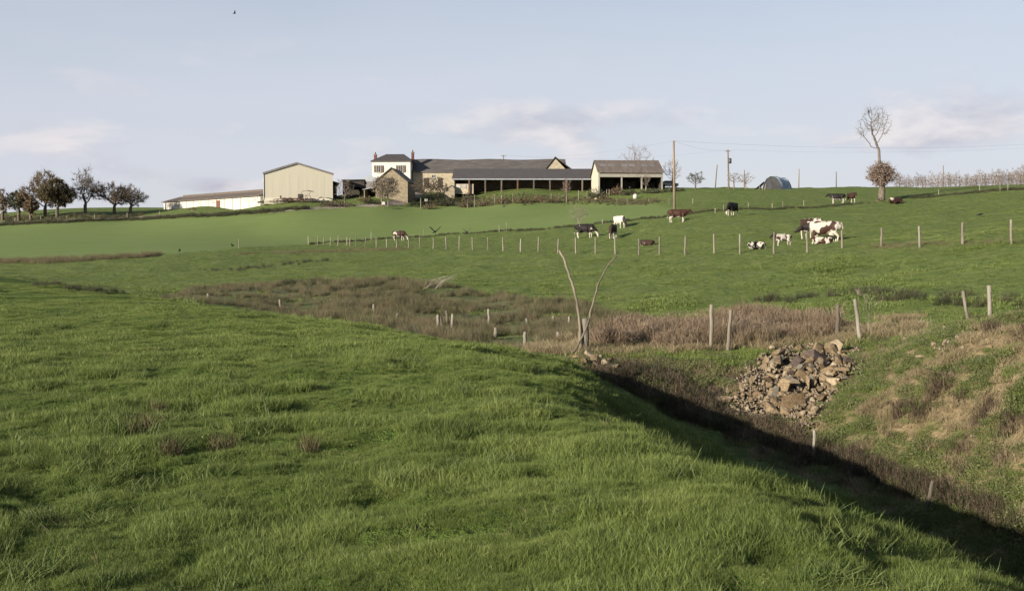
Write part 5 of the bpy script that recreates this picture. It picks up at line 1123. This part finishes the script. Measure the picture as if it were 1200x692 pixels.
cow('cow', 965, 284.5, 'licking', 160, 1.12, coat('hide_k', (.042, .019, .0115), 10, .46, .35, head=(.012, .008, .007), scale=2.3), 'big white cow with dark brown patches licking a calf', 73.5)
cow('cow', 949, 279, 'standing', -75, 1.05, coat('hide_l', (.036, .018, .012), 11, .55, .5, scale=2.4), 'brown cow standing half hidden behind the big patched cow', 77)
cow('calf', 917, 283, 'standing', 192, .60, coat('hide_m', (.042, .019, .012), 12, .44, .4, scale=2.6, head=(.022, .012, .009)), 'white calf with red-brown patches standing before the licking cow', 72.5, calf=True)
cow('calf', 965, 285.5, 'lying', 172, .60, coat('hide_n', (.05, .023, .015), 13, .52, .2, scale=2.4, sock=False), 'white and red-brown calf lying under the big patched cow', 72, calf=True)
cow('calf', 886, 291.5, 'lying_curled', 175, .58, coat('hide_o', (.010, .009, .008), 14, .52, .1, scale=2.4, sock=False), 'black and white calf curled up on the grass near the fence', calf=True)
cow('calf', 758, 288, 'lying_curled', 165, .62, coat('hide_p', (.032, .015, .01), 15, .62, .1, scale=2.0, sock=False), 'red-brown calf lying on the grass right below the herd', calf=True)

# ------------------------------------------------------------------ birds
M_CROW = noisy('black_feathers', (.012, .012, .014), (.025, .025, .03), 6, .5)
def crow(loc, yaw, size, label, flying):
    V = []; Fq = []
    capsule(V, Fq, (-.18, 0, .16), .05, (.02, 0, .20), .075, .85); capsule(V, Fq, (.02, 0, .2), .07, (.14, 0, .27), .045); capsule(V, Fq, (.14, 0, .27), .045, (.2, 0, .275), .03); capsule(V, Fq, (.2, 0, .272), .02, (.26, 0, .262), .008); capsule(V, Fq, (-.18, 0, .15), .03, (-.34, 0, .10), .02, 1.8)
    m = MB(); me = np_mesh('crow', np.array(V), np.array(Fq), smooth=True); o = link('crow', me, M_CROW, None, loc, R(yaw)); o.scale = (size,) * 3
    tag(o, label, 'bird', 'crows about the field')
    for s in (-1, 1):
        w_ = MB()
        if flying: w_.slab([(.06, s * .06, .23), (.10, s * .30, .42), (.02, s * .52, .60), (-.06, s * .50, .57), (-.09, s * .28, .38), (-.08, s * .05, .20)], (0, 0, .012))
        else: w_.slab([(.04, s * .065, .23), (-.08, s * .07, .24), (-.28, s * .035, .14), (-.15, s * .075, .14)], (0, s * .01, .006))
        w_.build('wing', M_CROW, o)
        if not flying: MB().tube([(-.02, s * .03, .13), (-.01, s * .035, .0)], .01, 4).build('leg', M_CROW, o)
    return o
crow(at(510, 274.5, 112), 60, 1.35, 'crow flying low over the crop edge with raised wings', True)
crow(at(547, 273.5, 128), 75, 1.0, 'smaller crow flying right of the first one', True)
crow(at(275, 17.5, 75), 20, .42, 'tiny bird high in the open sky', True)
crow(ground(210.5, 296), -70, 1.5, 'crow standing on the grass left of the thin post', False)
crow(ground(272, 289.5), -100, 1.4, 'crow standing beside the thin post at the field edge', False)
crow(ground(1149, 254), 10, 1.0, 'crow standing on the slope right of the lone tree', False)

# ------------------------------------------------------------------ stones
M_TAN = noisy('tan_stone', (.115, .085, .05), (.25, .19, .118), 5, .9, .6, 14)
M_OCHRE = noisy('ochre_stone', (.095, .066, .036), (.18, .130, .076), 5, .9, .6, 14)
M_GREYS = noisy('grey_stone', (.12, .105, .08), (.20, .178, .14), 5, .9, .6, 14)
M_PURP = noisy('purple_slate_stone', (.05, .036, .031), (.092, .07, .06), 4, .85, .6, 14)
M_PALE = noisy('pale_stone', (.21, .165, .108), (.33, .27, .185), 5, .9, .5, 14)
r_rng = random.Random(12)
def rock_mesh(k, flat):
    bm = bmesh.new(); rr = random.Random(k)
    for q in range(13):
        v = Vector(((q & 1) * 2 - 1, (q >> 1 & 1) * 2 - 1, (q >> 2 & 1) * 2 - 1)) * .62 if q < 8 else Vector((rr.gauss(0, 1), rr.gauss(0, 1), rr.gauss(0, 1))).normalized() * .95
        v += Vector((rr.gauss(0, .2), rr.gauss(0, .2), rr.gauss(0, .2))); v.y *= .68; v.z *= flat; bm.verts.new(v)
    r = bmesh.ops.convex_hull(bm, input=bm.verts); bmesh.ops.delete(bm, geom=[v for v in bm.verts if not v.link_faces], context='VERTS')
    bmesh.ops.bevel(bm, geom=bm.edges[:], offset=.035, segments=1, affect='EDGES')
    me = bpy.data.meshes.new('rock'); bm.to_mesh(me); bm.free(); return me
RM = [[rock_mesh(k * 10 + j, f) for j, f in enumerate((.26, .42, .62, .34))] for k in range(5)]
RMAT = [M_TAN, M_OCHRE, M_GREYS, M_PURP, M_PALE]
for k, row in enumerate(RM):
    for me in row: me.materials.append(RMAT[k])
def rock(px, py, wpx, kind, shape, label, group, lift=0.0, tilt=.5, name='rock'):
    g = ground(px, py); s = wpx * g.y / F / 2
    o = link(name, RM[kind][shape]); o.location = (g.x, g.y, g.z + s * .30 + .02 + lift); o.scale = (s, s * r_rng.uniform(.9, 1.2), s * r_rng.uniform(.9, 1.2)); o.rotation_euler = (r_rng.gauss(0, tilt), r_rng.gauss(0, tilt), r_rng.uniform(0, 6.28))
    tag(o, label, 'rock', group); return o
GR = 'stones of the heap at the ditch head'
for a in ((926, 482, 36, 1, 2, 'big rounded ochre boulder at the foot of the stone heap', .05), (957, 428, 32, 3, 1, 'big dark purple slab leaning at the top of the stone heap', .05), (968, 455, 30, 0, 1, 'large tan slab right of the middle of the stone heap', .08), (988, 440, 26, 0, 3, 'tan split slab at the right edge of the stone heap', .06), (929, 462, 19, 4, 3, 'pale flat slab lying above the big ochre boulder', .22), (940, 445, 18, 1, 1, 'squarish tan block standing in the middle of the heap', .05), (963, 472, 28, 1, 0, 'long ochre slab below the large tan slab', .02), (887, 467, 18, 1, 1, 'orange-brown block at the left part of the heap', .03), (850, 472, 24, 0, 0, 'long flat tan slab at the left foot of the heap', .02), (953, 489, 15, 4, 2, 'pale block right of the big ochre boulder', .02), (893, 418, 10, 4, 1, 'pale stone lying alone on the grass above the heap', .0), (905, 410, 9, 4, 2, 'small upright tan stone at the top of the heap', .02)):
    rock(a[0], a[1], a[2], a[3], a[4], a[5], GR, a[6], .35)
PILE = [(850, 470), (868, 446), (893, 424), (925, 413), (960, 411), (1001, 415), (1003, 432), (985, 450), (965, 485), (945, 497), (930, 492), (880, 490)]
n_ = 0
while n_ < 225:
    px, py = r_rng.uniform(845, 1005), r_rng.uniform(408, 500)
    if not bool(inside(PILE, [px], [py])[0]): continue
    wd = r_rng.choice((5, 6, 7, 8, 9, 11)) if px < 890 else r_rng.choice((6, 7, 8, 9, 11, 13, 15, 18, 22, 26)); k = r_rng.choices(range(5), (6, 1.3, 1.1, .5, 2.2))[0]
    rock(px, py, wd, k, r_rng.randrange(4), 'small broken stone in the heap at the ditch head', GR, r_rng.uniform(-.03, .10), .75); n_ += 1
GB2 = 'stones lying on the right bank'
for px, py, wd, k in ((1062, 399, 10, 4), (1085, 392, 9, 0), (1078, 420, 15, 4), (1065, 422, 12, 0), (1094, 404, 8, 4), (1128, 408, 9, 4), (1138, 397, 12, 1), (1148, 393, 11, 0), (1160, 409, 10, 0), (1165, 418, 9, 4), (1108, 385, 8, 4), (1095, 387, 10, 1), (1190, 392, 13, 1), (1196, 385, 10, 0), (1175, 428, 9, 0), (1130, 432, 11, 1), (1115, 440, 10, 0), (1150, 424, 8, 4), (1183, 402, 9, 1), (1052, 410, 9, 0), (1040, 418, 8, 4), (1155, 385, 8, 4), (1074, 386, 7, 4), (1120, 395, 7, 0)):
    rock(px, py, wd, k, r_rng.randrange(4), 'tan stone half buried in the grass of the right bank', GB2, -.02, .3)
rock(1140, 514, 15, 4, 0, 'long pale flat stone low on the right bank, apart from the others', None, 0, .2)
GP = 'stones at the foot of the forked poles'
for i, (px, py, wd, k) in enumerate(((676, 424, 13, 0), (690, 421, 11, 4), (697, 427, 14, 0), (708, 430, 12, 4), (700, 434, 15, 0), (716, 427, 9, 1), (684, 429, 9, 1), (720, 435, 10, 4), (704, 422, 6, 4), (730, 430, 7, 0))):
    rock(px, py, wd * 1.2, k, i % 4, 'tan stone in the small pile at the foot of the forked poles', GP, .07, .3)
# loose stones in front of the farm
GF = 'pale stones in front of the farm'
for i, (px, py, wd) in enumerate(((607, 238, 4), (611, 237, 3), (625, 236, 5), (660, 231, 6), (690, 234, 8), (699, 235, 7), (694, 231, 5), (672, 232, 4), (375, 236, 4), (379, 235, 4), (371, 237, 4), (384, 233, 5))):
    rock(px, py, wd, 4 if i % 2 else 0, i % 4, 'pale loose stone among the shrubs below the farm', GF, 0, .3)
# fence posts in front of the farm
GQ = 'posts among the shrubs below the farm'
for i, (px, yb, h) in enumerate(((493, 239, 7), (556, 236, 8), (580, 236, 9), (588, 236, 7), (601, 235, 8), (646, 235, 8), (655, 234, 7), (678, 233, 10), (688, 233, 9), (711, 233, 11), (714, 234, 12), (770, 234, 6), (800, 235, 6))):
    post(px, yb, px, yb - h, .07, M_POSTW if i % 2 else M_POST, f'garden post among the shrubs below the farm, {ORD[i]} from the left', GQ, d=199.5)
M_TUS = leafmat('dead_dock', [(.3, (.055, .048, .026)), (.7, (.13, .105, .06))], 3.0, .2, .8, .1)
# molehills and dry docks on the near meadow
for i, (px, py, s) in enumerate(((168, 508, .22), (200, 534, .12), (262, 530, .15), (362, 530, .13), (185, 484, .10))):
    g = ground(px, py); rr = np.random.default_rng(60 + i)
    Vt, Qt, Tt, tn = blades(rr, 110, s * .7, .06, .12 + s * .7, .007, .9, .7, 3); me = np_mesh('dead_tussock', Vt, Qt, Tt); a = me.attributes.new('tone', 'FLOAT', 'POINT'); a.data.foreach_set('value', np.array(tn, np.float32)); me.materials.append(M_TUS)
    o = link('dead_tussock', me, None, None, g); tag(o, ('largest brown dead tussock on the near meadow, at left', 'low dead tussock right below the largest one', 'small upright rusty tussock left of the middle meadow', 'small rusty tussock alone in the middle of the meadow', 'faint dark tussock above the largest one')[i], 'tussock', 'dead tussocks on the near meadow')
